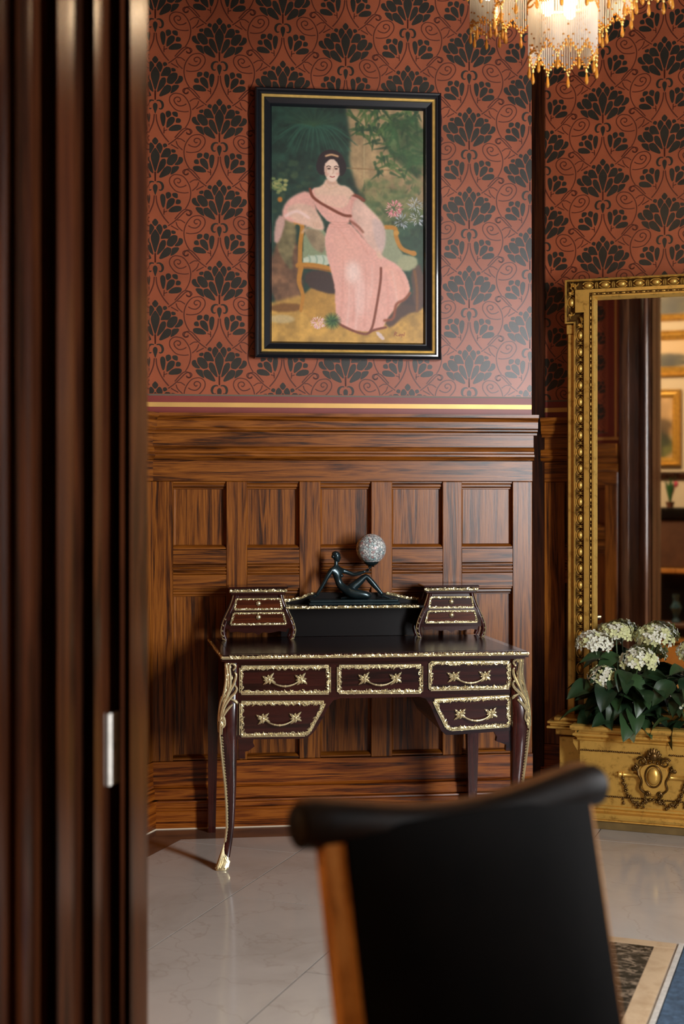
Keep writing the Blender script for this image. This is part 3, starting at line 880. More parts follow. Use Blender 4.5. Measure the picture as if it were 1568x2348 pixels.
# ---------------------------------------------------------------- oil painters (colour per vertex of a flat canvas)
def blur(a, n):
    for _ in range(n):
        p = np.pad(a, ((1, 1), (0, 0)) + ((0, 0),) * (a.ndim - 2), mode='edge')
        a = (p[:-2] + 2 * p[1:-1] + p[2:]) / 4
        p = np.pad(a, ((0, 0), (1, 1)) + ((0, 0),) * (a.ndim - 2), mode='edge')
        a = (p[:, :-2] + 2 * p[:, 1:-1] + p[:, 2:]) / 4
    return a
class Canvas:
    def __init__(self, nx, ny, W, H, seed=1):
        self.nx, self.ny, self.W, self.H = nx, ny, W, H
        self.img = np.zeros((ny, nx, 3))
        self.X, self.Y = np.meshgrid((np.arange(nx) + 0.5) / nx * W, (np.arange(ny) + 0.5) / ny * H)
        self.rng = np.random.RandomState(seed)
    def noise(self, scale):
        h, w = max(2, int(self.H / scale)), max(2, int(self.W / scale))
        g = self.rng.rand(h + 2, w + 2)
        fy, fx = self.Y / self.H * h, self.X / self.W * w
        iy, ix = fy.astype(int), fx.astype(int)
        ty, tx = fy - iy, fx - ix
        ty, tx = ty * ty * (3 - 2 * ty), tx * tx * (3 - 2 * tx)
        return (g[iy, ix] * (1 - tx) + g[iy, ix + 1] * tx) * (1 - ty) + (g[iy + 1, ix] * (1 - tx) + g[iy + 1, ix + 1] * tx) * ty
    def mix(self, mask, col):
        c = np.array(col[:3], float)
        self.img = self.img * (1 - mask[..., None]) + c * mask[..., None]
    def poly(self, pts, col, soft=1, shade=None, op=1.0, smooth=1):
        if smooth: pts = chaikin(pts, smooth)
        m = np.zeros(self.X.shape, bool)
        n = len(pts)
        for i in range(n):
            (x0, y0), (x1, y1) = pts[i], pts[(i + 1) % n]
            if y0 == y1: continue
            c = ((self.Y < y0) != (self.Y < y1))
            m ^= c & (self.X < (x1 - x0) * (self.Y - y0) / (y1 - y0) + x0)
        m = m.astype(float)
        if soft: m = blur(m, soft)
        m *= op
        c = np.array(col[:3], float)
        cc = np.broadcast_to(c, self.img.shape)
        if shade is not None: cc = np.clip(cc * (1 + shade[..., None]), 0, 255)
        self.img = self.img * (1 - m[..., None]) + cc * m[..., None]
    def line(self, pts, w, col, soft=0, op=1.0):
        pts = catmull(pts, 5) if len(pts) > 2 else pts
        d = np.full(self.X.shape, 1e9)
        ws = w if isinstance(w, (list, tuple)) else None
        n = len(pts) - 1
        for i in range(n):
            (x0, y0), (x1, y1) = pts[i], pts[i + 1]
            dx, dy = x1 - x0, y1 - y0
            L = dx * dx + dy * dy + 1e-9
            t = np.clip(((self.X - x0) * dx + (self.Y - y0) * dy) / L, 0, 1)
            q = np.hypot(self.X - x0 - t * dx, self.Y - y0 - t * dy)
            hw = (ws[0] + (ws[1] - ws[0]) * (i + t) / n) / 2 if ws else w / 2
            d = np.minimum(d, q - hw)
        px = self.W / self.nx
        m = np.clip(0.5 - d / px, 0, 1)
        if soft: m = blur(m, soft)
        self.mix(m * op, col)
    def ell(self, cx, cy, rx, ry, col, soft=1, op=1.0):
        d = np.hypot((self.X - cx) / rx, (self.Y - cy) / ry)
        m = np.clip((1 - d) * min(rx, ry) / (self.W / self.nx) + 0.5, 0, 1)
        if soft: m = blur(m, soft)
        self.mix(m * op, col)
    def mesh(self, name, x0, x1, z0, z1, y, mat, parent):
        nx, ny = self.nx, self.ny
        xs, zs = np.linspace(x0, x1, nx + 1), np.linspace(z1, z0, ny + 1)
        vx, vz = np.meshgrid(xs, zs)
        vs = np.stack([vx.ravel(), np.full(vx.size, y), vz.ravel()], 1)
        i = (np.arange(ny)[:, None] * (nx + 1) + np.arange(nx)[None, :]).ravel()
        fs = np.stack([i + nx + 1, i + nx + 2, i + 1, i], 1)
        me = bpy.data.meshes.new(name)
        me.vertices.add(len(vs)); me.vertices.foreach_set('co', vs.ravel())
        me.loops.add(fs.size); me.loops.foreach_set('vertex_index', fs.ravel().astype(np.int32))
        me.polygons.add(len(fs)); me.polygons.foreach_set('loop_start', np.arange(0, fs.size, 4, dtype=np.int32))
        me.update(calc_edges=True); me.validate()
        at = me.color_attributes.new('paint', 'FLOAT_COLOR', 'CORNER')
        c = np.clip(self.img, 0, 255) / 255
        c = np.where(c <= 0.04045, c / 12.92, ((c + 0.055) / 1.055) ** 2.4).reshape(-1, 3)
        c4 = np.ones((len(fs), 4, 4)); c4[:, :, :3] = c[:, None, :]
        at.data.foreach_set('color', c4.ravel().astype(np.float32))
        me.materials.append(mat)
        return link(name, me, parent)

def paint_lady():
    C = Canvas(244, 380, 1202, 1870, 3)
    r = C.rng
    C.img[:] = (30, 56, 44)
    n1, n2, n3 = C.noise(220), C.noise(80), C.noise(30)
    sh = (n2 - 0.5) * 0.5 + (n3 - 0.5) * 0.3
    C.img *= (1 + sh)[..., None]
    # sunlit wall
    C.poly([(590, 0), (1202, 0), (1202, 800), (900, 780), (760, 720), (660, 620), (610, 420), (620, 250)], (168, 140, 100), 14, sh * 0.5, 1.0, 0)
    C.line([(728, 60), (728, 560)], 10, (190, 168, 122), 1, 0.7)
    C.line([(590, 475), (1040, 488)], 9, (140, 106, 70), 1, 0.8)
    # foliage over the wall
    for _ in range(230):
        x, y = 620 + r.rand() * 560, r.rand() * 560
        if 560 < x < 800 and y > 300: continue
        if (x - 760) < 0 and y > 220: continue
        a = r.rand() * 3.14; L = 25 + r.rand() * 45
        c = [(62, 92, 46), (44, 78, 44), (84, 112, 60), (36, 64, 40)][r.randint(4)]
        C.line([(x - L * math.cos(a), y - L * math.sin(a)), (x + L * math.cos(a), y + L * math.sin(a))], (26, 4), c, 1, 0.8)
    C.poly([(960, 60), (1202, 40), (1202, 560), (1080, 500), (900, 330), (880, 180)], (48, 82, 46), 10, sh, 0.75)
    # palm
    for k in range(46):
        a = math.pi * (0.02 + 0.96 * k / 45) + (r.rand() - 0.5) * 0.1
        L = 240 + r.rand() * 140
        x1, y1 = 330 + L * math.cos(a), 150 + L * 0.75 * abs(math.sin(a)) + 60 * (1 - abs(math.sin(a)))
        C.line([(330, 150), ((330 + x1) / 2, 120 + (y1 - 150) * 0.3), (x1, y1)], (12, 5), [(40, 84, 66), (24, 56, 46), (58, 104, 80)][k % 3], 1, 0.65)
    for k in range(20):
        a = -math.pi * k / 19
        C.line([(330, 140), (330 + 230 * math.cos(a), 120 + 140 * math.sin(a))], (14, 5), [(34, 66, 44), (60, 88, 56)][k % 2], 2, 0.5)
    # shrubs right and left
    for _ in range(170):
        x, y = 700 + r.rand() * 470, 620 + r.rand() * 400
        a = -1.57 + (r.rand() - 0.5) * 1.6; L = 25 + r.rand() * 40
        c = [(88, 112, 62), (60, 90, 56), (128, 140, 92), (46, 74, 52)][r.randint(4)]
        C.line([(x, y), (x + L * math.cos(a), y + L * math.sin(a))], (14, 3), c, 1, 0.7)
    C.poly([(640, 640), (900, 600), (1202, 700), (1202, 900), (900, 1000), (760, 860)], (112, 118, 70), 14, sh, 0.6)
    for _ in range(120):
        x, y = 760 + r.rand() * 430, 560 + r.rand() * 330
        C.ell(x, y, 16 + r.rand() * 22, 12 + r.rand() * 16, [(150, 134, 92), (96, 112, 66), (126, 132, 84), (70, 94, 58)][r.randint(4)], 4, 0.55)
    C.poly([(840, 980), (1202, 860), (1202, 1420), (1080, 1330), (1000, 1050)], (44, 70, 52), 12, sh, 0.8)
    for _ in range(90):
        x, y = r.rand() * 330, 420 + r.rand() * 420
        C.ell(x, y, 14 + r.rand() * 16, 10 + r.rand() * 12, [(40, 66, 50), (64, 84, 56), (30, 52, 42)][r.randint(3)], 2, 0.6)
    for _ in range(40):
        x, y = 60 + r.randn() * 34, 630 + r.randn() * 34
        C.ell(x, y, 16, 10, [(150, 154, 92), (188, 178, 110), (110, 128, 76)][r.randint(3)], 1, 0.8)
    C.ell(66, 740, 20, 22, (190, 118, 40), 2)
    # ground
    C.poly([(0, 1080), (190, 1000), (260, 1400), (200, 1600), (0, 1600)], (122, 84, 58), 8, sh, 0.95)
    C.poly([(0, 1560), (300, 1480), (700, 1500), (1202, 1580), (1202, 1870), (0, 1870)], (196, 150, 70), 12, sh * 0.5, 1.0, 0)
    C.poly([(240, 1430), (520, 1440), (560, 1700), (260, 1720)], (188, 140, 62), 6, sh * 0.4)
    C.poly([(0, 1570), (240, 1560), (240, 1625), (0, 1640)], (112, 68, 24), 4, None, 0.8)
    C.ell(80, 1690, 100, 34, (206, 190, 150), 4, 0.6)
    C.poly([(880, 1700), (1000, 1560), (1150, 1450), (1202, 1450), (1202, 1600), (1050, 1640), (940, 1760)], (72, 50, 46), 5, None, 0.9)
    C.poly([(1090, 1250), (1202, 1230), (1202, 1600), (1130, 1600)], (98, 68, 56), 6, None, 0.9)
    # settee
    G = (190, 128, 44); Gd = (140, 88, 30)
    C.poly([(250, 950), (430, 930), (470, 1300), (240, 1280)], (140, 152, 116), 2)
    C.poly([(880, 930), (980, 950), (1010, 1150), (1130, 1170), (1150, 1240), (900, 1320), (860, 1150)], (150, 156, 124), 3)
    C.poly([(1020, 1170), (1150, 1170), (1158, 1250), (1070, 1300), (980, 1260)], (168, 168, 130), 4)
    C.poly([(250, 1185), (470, 1170), (480, 1260), (240, 1255)], (196, 206, 182), 2)
    for x in (290, 345, 400): C.line([(x, 1180), (x + 12, 1215), (x + 4, 1250)], 12, (150, 172, 148), 1)
    C.poly([(262, 1300), (480, 1300), (520, 1480), (420, 1480), (262, 1420)], (66, 48, 42), 3)
    C.line([(168, 930), (200, 915), (240, 950), (226, 1080), (222, 1260)], (40, 34), G, 1)
    C.line([(210, 1262), (330, 1262), (480, 1290)], 44, G, 1)
    C.line([(210, 1280), (330, 1282), (480, 1308)], 14, Gd, 1)
    C.line([(230, 1280), (215, 1390), (245, 1500), (228, 1620)], (40, 26), G, 1)
    C.line([(900, 940), (975, 950), (985, 1020), (1030, 1110), (1130, 1150)], 34, G, 1)
    C.ell(1120, 1145, 24, 20, G, 1); C.ell(985, 985, 22, 20, (206, 150, 64), 1)
    C.line([(1130, 1290), (1150, 1440), (1150, 1610)], (24, 18), (126, 82, 46), 1)
    # cast-off shawl at the left
    C.poly([(60, 880), (180, 900), (200, 1040), (160, 1180), (170, 1330), (60, 1180), (40, 1060)], (124, 112, 76), 4, sh)
    C.poly([(40, 860), (120, 880), (60, 1090), (10, 1080)], (206, 164, 150), 4)
    C.poly([(240, 960), (420, 980), (420, 1170), (330, 1130), (270, 1020)], (162, 140, 108), 4, sh * 0.6)
    # sleeves and dress
    P, Pl, Pd = (236, 176, 160), (248, 212, 200), (216, 146, 130)
    C.poly([(280, 660), (340, 720), (360, 900), (300, 940), (100, 910), (76, 850), (110, 760), (180, 700)], P, 5, sh * 0.12)
    C.poly([(110, 800), (220, 760), (330, 790), (400, 900), (420, 980), (330, 970), (150, 900)], (232, 190, 166), 4, sh * 0.2)
    C.line([(110, 870), (200, 830), (290, 880)], 22, Pl, 3)
    C.poly([(600, 690), (690, 700), (720, 900), (800, 1140), (700, 1010), (600, 900)], (222, 160, 146), 3)
    C.poly([(660, 700), (720, 740), (860, 880), (900, 960), (890, 1090), (860, 1200), (780, 1130), (680, 930), (620, 850)], (226, 186, 168), 4, sh * 0.2)
    C.poly([(790, 850), (890, 920), (905, 1100), (850, 1150), (800, 1000)], (204, 178, 172), 5, None, 0.7)
    C.poly([(300, 640), (420, 640), (620, 690), (620, 860), (606, 930), (460, 930), (360, 820), (320, 740)], P, 2, sh * 0.08)
    C.poly([(460, 900), (610, 905), (700, 1010), (800, 1120), (880, 1180), (1000, 1240), (1076, 1340), (1100, 1460), (1000, 1560), (900, 1690), (880, 1760), (700, 1790), (520, 1730), (500, 1600), (500, 1440), (460, 1280), (420, 1130), (420, 1000)], P, 2, sh * 0.06)
    C.poly([(470, 1000), (600, 1000), (700, 1130), (700, 1400), (600, 1420), (520, 1250)], (238, 178, 160), 14, None, 0.7)
    C.ell(640, 1310, 60, 90, (250, 220, 208), 45, 0.85); C.ell(700, 1500, 60, 160, (246, 206, 194), 40, 0.6)
    C.poly([(860, 1230), (980, 1270), (1090, 1400), (1090, 1480), (980, 1560), (960, 1400)], (240, 178, 158), 5, None, 0.9)
    for x0, y0, x1, y1, c in [(560, 1180, 540, 1720, Pd), (610, 1400, 590, 1740, Pl), (690, 1300, 660, 1760, Pl), (740, 1280, 730, 1740, Pd), (790, 1250, 780, 1500, Pl),
                              (900, 1300, 920, 1640, Pd), (950, 1290, 990, 1560, Pl), (1000, 1290, 1060, 1480, Pd), (640, 1440, 640, 1700, Pd), (520, 960, 600, 1080, Pd), (620, 960, 760, 1160, Pd)]:
        C.line([(x0, y0), ((x0 + x1) / 2 + 8, (y0 + y1) / 2), (x1, y1)], (8, 16), c, 3, 0.45)
    B = (126, 62, 42)
    C.line([(862, 1270), (858, 1380), (830, 1560), (800, 1720), (776, 1780)], 18, B, 1)
    C.line([(520, 1718), (640, 1775), (740, 1800), (800, 1770), (900, 1745)], 18, B, 1)
    C.line([(890, 1690), (960, 1670), (985, 1560), (1050, 1520), (1095, 1465)], 20, (150, 78, 50), 2)
    C.line([(300, 650), (330, 720), (440, 790), (560, 850), (620, 858)], 22, B, 1)
    C.line([(620, 680), (680, 700), (725, 730)], 26, B, 1)
    C.line([(620, 900), (680, 940), (720, 985)], 18, B, 2, 0.7)
    for y in (905, 925, 945): C.line([(462, y), (540, y + 8), (612, y)], 7, Pd, 1, 0.6)
    # shoulders, neck, face
    Sk, Sl, Sd = (232, 192, 166), (242, 210, 188), (196, 146, 120)
    C.poly([(320, 650), (400, 620), (430, 560), (510, 560), (520, 610), (600, 620), (660, 680), (620, 700), (590, 790), (480, 790), (360, 730)], Sk, 3)
    C.poly([(360, 690), (480, 700), (600, 690), (590, 780), (480, 780), (380, 740)], (238, 190, 168), 5)
    C.line([(420, 610), (460, 645), (520, 620)], 7, (214, 176, 138), 1, 0.8)
    C.line([(240, 1000), (320, 900), (360, 920)], 20, Sk, 3, 0.6)
    C.poly([(320, 900), (390, 900), (400, 950), (340, 970), (300, 940)], Sk, 2)
    for k in range(4): C.line([(326 + 14 * k, 915), (340 + 14 * k, 955)], 5, Sd, 1, 0.6)
    C.poly([(820, 1130), (870, 1160), (890, 1200), (840, 1190)], Sk, 3)
    C.ell(466, 440, 108, 108, (44, 28, 30), 1)
    C.ell(400, 470, 50, 66, (40, 26, 30), 1); C.ell(540, 470, 46, 70, (36, 24, 26), 1)
    C.poly([(415, 450), (440, 420), (478, 402), (510, 425), (532, 470), (535, 520), (520, 560), (495, 588), (468, 592), (435, 570), (415, 520)], Sl, 1)
    C.poly([(415, 470), (430, 450), (436, 560), (420, 530)], Sd, 2, None, 0.7)
    C.line([(426, 384), (470, 372), (520, 384)], 15, (224, 178, 130), 1)
    for x in (448, 508): C.line([(x - 16, 470), (x, 463), (x + 16, 470)], 7, (70, 46, 40), 0, 0.9)
    for x in (450, 507): C.ell(x, 484, 12, 6, (52, 36, 34), 0); C.ell(x, 484, 22, 12, (170, 118, 100), 2, 0.35)
    C.line([(482, 480), (486, 515), (476, 522)], 6, Sd, 1, 0.8)
    C.line([(460, 546), (476, 551), (494, 546)], 8, (184, 92, 84), 0)
    C.ell(520, 525, 16, 12, (230, 160, 140), 3, 0.6); C.ell(440, 530, 14, 12, (222, 154, 134), 3, 0.5)
    C.poly([(420, 560), (470, 596), (510, 580), (510, 610), (440, 610)], Sd, 3, None, 0.5)
    # flowers, shoe, mark
    for _ in range(110):
        a, q = r.rand() * 6.28, 60 * math.sqrt(r.rand())
        x, y = 967 + q * math.cos(a), 795 + q * math.sin(a) * 1.05
        C.line([(x, y), (x + 16 * math.cos(a), y + 16 * math.sin(a))], (7, 3), [(226, 140, 146), (244, 178, 178), (206, 108, 122)][r.randint(3)], 0, 0.9)
    for cx, cy in ((1030, 890), (1130, 760), (1150, 870)):
        for _ in range(46):
            a, q = r.rand() * 6.28, 52 * math.sqrt(r.rand())
            C.line([(cx + q * math.cos(a), cy + q * math.sin(a)), (cx + (q + 18) * math.cos(a), cy + (q + 18) * math.sin(a))], (6, 3), [(190, 192, 206), (222, 218, 222), (150, 160, 180)][r.randint(3)], 0, 0.75)
    for _ in range(110):
        a, q = r.rand() * 6.28, 52 * math.sqrt(r.rand())
        C.line([(365 + q * math.cos(a), 1715 + 0.8 * q * math.sin(a)), (365 + (q + 14) * math.cos(a), 1715 + 0.8 * (q + 14) * math.sin(a))], (6, 3), [(244, 200, 196), (250, 226, 220), (230, 168, 170)][r.randint(3)], 0, 0.9)
    for k in range(26):
        a = 6.28 * k / 26
        C.line([(476, 1700), (476 + 70 * math.cos(a), 1700 + 68 * math.sin(a))], (20, 4), [(54, 92, 46), (34, 66, 38), (92, 128, 66)][k % 3], 1, 0.9)
    C.poly([(815, 1785), (850, 1780), (892, 1830), (890, 1845), (860, 1842)], (226, 200, 190), 1)
    for x0, y0, x1, y1 in [(965, 1812), (975, 1778)] and [(966, 1812, 976, 1780), (976, 1780, 990, 1790), (988, 1790, 972, 1798), (974, 1798, 992, 1812), (1000, 1812, 1004, 1808), (1008, 1796, 1010, 1814),
                           (1018, 1798, 1014, 1812), (1022, 1800, 1030, 1808), (1032, 1798, 1028, 1822), (1036, 1800, 1046, 1808), (1050, 1786, 1046, 1812)]:
        C.line([(x0, y0), (x1, y1)], 5, (140, 62, 34), 0, 0.8)
    C.img *= (1 + (C.noise(14)[..., None] - 0.5) * 0.06)
    return C

# framed portrait
fpx = [on_plane(584.5, 500, O1, TH1, -0.005)[0], on_plane(1012.5, 500, O1, TH1, -0.005)[0]]
FU0, FU1 = fpx
FZ1, FZ0 = on_plane(584, 197, O1, TH1, -0.005)[1], on_plane(588, 820, O1, TH1, -0.005)[1]
fr = empty('framed_portrait', (O1[0], O1[1], 0), TH1)
tag(fr, 'oil portrait of a seated lady in pink, in a black and gold frame', 'painting')
def rect_frame(name, x0, x1, z0, z1, prof, mat, parent, smooth=20):    # prof: (inset, y), mitred round a rectangle
    def ring(i, y): return [(x0 + i, y, z0 + i), (x1 - i, y, z0 + i), (x1 - i, y, z1 - i), (x0 + i, y, z1 - i)]
    mb = MB()
    rs = [ring(i, y) for i, y in prof]
    rs.append(rs[0])
    mb.loft(rs, caps=False)
    return mb.build(name, mat, parent, smooth=smooth)
def frame_thick(prof, back): return [(prof[0][0], back)] + prof + [(prof[-1][0], back)]
OUT = frame_thick([(0, 0.010), (0.001, -0.001), (0.006, -0.005), (0.012, -0.002), (0.014, 0.002), (0.020, 0.001), (0.026, 0.006)], 0.043)
SLIP = frame_thick([(0.0265, 0.005), (0.029, 0.002), (0.032, 0.005), (0.034, 0.003), (0.038, 0.007)], 0.043)
INN = frame_thick([(0.0385, 0.009), (0.041, 0.007), (0.060, 0.016), (0.064, 0.016), (0.071, 0.027)], 0.043)
rect_frame('outer_frame', FU0, FU1, FZ0, FZ1, OUT, M['lacquer'], fr)
rect_frame('gilt_slip', FU0, FU1, FZ0, FZ1, SLIP, M['slip'], fr)['label'] = 'thin gold slip'
rect_frame('inner_frame', FU0, FU1, FZ0, FZ1, INN, M['lacquer'], fr)
lady = paint_lady()
lady.mesh('canvas', FU0 + 0.0705, FU1 - 0.0705, FZ0 + 0.0705, FZ1 - 0.0705, 0.030, M['oil'], fr)

# ---------------------------------------------------------------- the writing desk
OD = (-0.437, 4.987)
def PD(px, py, v): return on_plane(px, py, OD, TH1, v)
DW, DD, ZT = 1.141, 0.612, 0.783
SKEW = -0.035
desk = empty('writing_desk', (OD[0], OD[1], 0), TH1)
tag(desk, 'dark rosewood writing desk with gilt bronze mounts against the oak panelling', 'desk')
rnd = random.Random(5)

def scrollwork(mb, pts, w, y, pitch=0.0085, seed=1, closed=True, out=0.0035, big=1.0, tk=1.0):
    """cast ornament along a path in the x, z plane: fillets with c-scrolls, beads and leaf tips"""
    R = random.Random(seed)
    P = list(pts) + ([pts[0]] if closed else [])
    mb.tube([(x, y, z) for x, z in P], w * 0.27, 6, flat=((0, 1, 0), 0.4))
    cx, cz = sum(p[0] for p in pts) / len(pts), sum(p[1] for p in pts) / len(pts)
    segs = []
    for (x0, z0), (x1, z1) in zip(P[:-1], P[1:]):
        L = math.hypot(x1 - x0, z1 - z0)
        n = max(1, round(L / pitch))
        nx, nz = -(z1 - z0) / L, (x1 - x0) / L               # towards the middle of a closed border
        if closed and (cx - x0) * nx + (cz - z0) * nz < 0: nx, nz = -nx, -nz
        mb.tube([(x0 - nx * w * 0.36, y - out * 0.3, z0 - nz * w * 0.36), (x1 - nx * w * 0.36, y - out * 0.3, z1 - nz * w * 0.36)], 0.0019 * tk, 5)
        for k in range(n):
            t = min(0.97, max(0.03, (k + 0.5 + R.uniform(-0.3, 0.3)) / n))
            segs.append((x0 + (x1 - x0) * t, z0 + (z1 - z0) * t, math.atan2(z1 - z0, x1 - x0), nx, nz))
    for i, (x, z, an, nx, nz) in enumerate(segs):
        s = 1 if R.random() < 0.5 else -1
        r = w * (0.20 + 0.22 * R.random()) * big
        ca, sa = math.cos(an), math.sin(an)
        a0 = R.random() * 6.28
        ox, oz = nx * w * R.uniform(-0.12, 0.22), nz * w * R.uniform(-0.12, 0.22)
        arc = []
        for k in range(7):
            t = a0 + s * 4.6 * k / 6
            rr = r * (1 - 0.10 * k)
            lx, lz = rr * 1.25 * math.cos(t), rr * math.sin(t)
            arc.append((x + ox + lx * ca - lz * sa, y - out * (0.45 + 0.35 * k / 6), z + oz + lx * sa + lz * ca))
        mb.tube(arc, [q_ * tk for q_ in (0.0012, 0.0019, 0.0022, 0.0022, 0.0019, 0.0016, 0.0013)], 5)
        mb.ball(arc[-1], (0.0020 + 0.0009 * R.random()) * tk, 6, 4)
        if R.random() < 0.45:                                    # leaf tip reaching inwards
            tip = w * R.uniform(0.36, 0.60)
            sh_ = R.choice((-1, 1)) * R.uniform(0.25, 0.55) * w
            px, pz = x + tip * nx + sh_ * ca, z + tip * nz + sh_ * sa
            mb.tube([(x, y - out * 0.7, z), ((x + px) / 2 + 0.2 * sh_ * ca, y - out * 1.0, (z + pz) / 2 + 0.2 * sh_ * sa), (px, y - out * 0.4, pz)], [0.0032 * tk, 0.0030 * tk, 0.0018 * tk], 5)

# top
top = MB()
def top_outline(i, f):
    return [(i, f), (DW - i, f), (DW - i + SKEW, DD), (i + SKEW, DD)]
for i, f, z0, z1 in [(0.012, 0.012, 0.752, 0.759), (0.0, 0.0, 0.759, 0.764), (0.004, 0.004, 0.764, 0.7815)]:
    top.prism_z(top_outline(i, f), z0, z1)
tp = top.build('desk_top', M['rose'], desk)
mb = MB()
mb.prism_z([(0.035, 0.035), (DW - 0.035, 0.035), (DW - 0.035 + SKEW, DD - 0.03), (0.035 + SKEW, DD - 0.03)], 0.7815, 0.7828)
mb.build('leather_inset', M['oxblood'], tp)
mb = MB(); scrollwork(mb, [(0.002, 0.7735), (DW - 0.002, 0.7735)], 0.014, 0.001, 0.0075, 11, closed=False)
mb.build('gilt_edge', M['ormolu'], tp)['label'] = 'gilt edge moulding'
for xa, xb, sd in ((0.002, 0.002 + SKEW, 12), (DW - 0.002, DW - 0.002 + SKEW, 13)):   # side edges
    mb = MB()
    R = random.Random(sd)
    n = 60
    pts = [(xa + (xb - xa) * k / n, DD * k / n, 0.7735) for k in range(n + 1)]
    mb.tube(pts, 0.005, 6)
    for p in pts:
        mb.ball((p[0] + 0.002 * R.uniform(-1, 1), p[1], p[2] + 0.003 * R.uniform(-1, 1)), 0.0035 + 0.0015 * R.random(), 6, 4)
    mb.build('gilt_edge', M['ormolu'], tp)
# carcass: front outline with the kneehole, run through to the back
VF = 0.036
def q(px, py): return PD(px, py, VF)
def qs(lst): return [q(*p) for p in lst]
out = qs([(540, 1520), (540, 1696), (690, 1694), (706, 1691), (722, 1676), (738, 1650), (752, 1622), (764, 1606), (780, 1601), (860, 1600), (962, 1598),
          (976, 1602), (988, 1620), (1000, 1650), (1012, 1676), (1022, 1685), (1040, 1685), (1174, 1675), (1174, 1512)])
zt = 0.7545
out[0] = (out[0][0], zt); out[-1] = (out[-1][0], zt)
cs = MB()
cs.prism_y(out, VF, DD - 0.05)
cs.build('carcass', M['rose'], desk, smooth=25)
# side aprons between the legs
for x0, x1 in ((0.020, q(541, 1600)[0]), (q(1173, 1600)[0], DW - 0.020)):
    mb = MB(); mb.box(min(x0, x1), max(x0, x1), 0.06, DD - 0.03, q(541, 1690)[1], zt, 0.003); mb.build('side_panel', M['rose'], desk)
# little corner brackets under the pedestals
br = qs([(1132, 1676), (1172, 1673), (1172, 1722), (1160, 1722), (1161, 1708), (1150, 1704), (1138, 1700), (1140, 1690)])
mb = MB(); mb.prism_y(br, VF + 0.004, VF + 0.03); mb.build('bracket', M['rose'], desk)
br = qs([(546, 1694), (582, 1693), (580, 1704), (584, 1712), (570, 1722), (562, 1724), (562, 1740), (548, 1740)])
mb = MB(); mb.prism_y(br, VF + 0.004, VF + 0.03); mb.build('bracket', M['rose'], desk)
# drawers
def handle(parent, cx, cz, y, w=0.165):
    for s in (-1, 1):
        mb = MB()
        hx = cx + s * w * 0.36
        R = random.Random(int(1000 * abs(cx * 7 + cz)) + s)
        for k in range(8):
            a = 2 * math.pi * k / 8 + 0.3 * R.random()
            L = 0.027 + 0.006 * R.random() if k % 2 else 0.020
            dx, dz = math.cos(a), math.sin(a)
            mb.tube([(hx, y - 0.004, cz), (hx + dx * L * 0.6, y - 0.007, cz + dz * L * 0.6 * 0.9), (hx + dx * L + 0.003 * dz, y - 0.003, cz + dz * L * 0.9)], [0.0058, 0.0054, 0.0014], 6)
            mb.ball((hx + dx * L * 0.75, y - 0.006, cz + dz * L * 0.68), 0.0040, 6, 4)
        mb.ball((hx, y - 0.008, cz), 0.0062, 8, 5)
        mb.build('rosette', M['ormolu'], parent)
    mb = MB()
    pts = []
    for k in range(13):
        t = k / 12 * 2 - 1
        pts.append((cx + t * w * 0.33, y - 0.008 - 0.014 * (1 - t * t), cz - 0.002 - 0.021 * (1 - t * t) ** 0.8))
    mb.tube(pts, [0.0022 + 0.0014 * (1 - abs(k - 6) / 6) for k in range(13)], 6)
    mb.ball(pts[6], 0.0052, 6, 4); mb.ball(pts[4], 0.004, 6, 4); mb.ball(pts[8], 0.004, 6, 4)
    mb.build('bail_handle', M['ormolu'], parent)
DR = [([(549, 1527), (757, 1525), (757, 1591), (549, 1592)], (653, 1557), 'rose'),
      ([(773, 1525), (968, 1523), (968, 1589), (773, 1590)], (871, 1555), 'rose'),
      ([(983, 1516.5), (1169.5, 1515), (1169.5, 1579), (983, 1583)], (1076, 1550), 'rose'),
      ([(549, 1608), (746, 1607), (738, 1625), (724, 1655), (712, 1680), (703, 1687), (549, 1689)], (640, 1646), 'rose'),
      ([(992, 1603), (1169.5, 1594), (1169.5, 1666), (1030, 1675), (1020, 1670), (1012, 1652), (1002, 1625)], (1090, 1636), 'rose')]
for i, (pl, hc, mt) in enumerate(DR):
    P = qs(pl)
    mb = MB(); mb.prism_y(P, VF - 0.003, VF + 0.004)
    dr = mb.build('drawer', M[mt], desk)
    cx = sum(p[0] for p in P) / len(P); cz = sum(p[1] for p in P) / len(P)
    inner = [(cx + (x - cx) * (1 - 0.0065 / max(abs(x - cx), 0.02)), cz + (z - cz) * (1 - 0.0065 / max(abs(z - cz), 0.02))) for x, z in P]
    mb = MB(); scrollwork(mb, inner, 0.0190, VF - 0.004, 0.0085, 20 + i, big=1.0)
    mb.build('gilt_frame', M['ormolu'], dr)['label'] = 'chased gilt bronze border'
    hx, hz = q(*hc)
    handle(dr, hx, hz, VF - 0.003, 0.165)
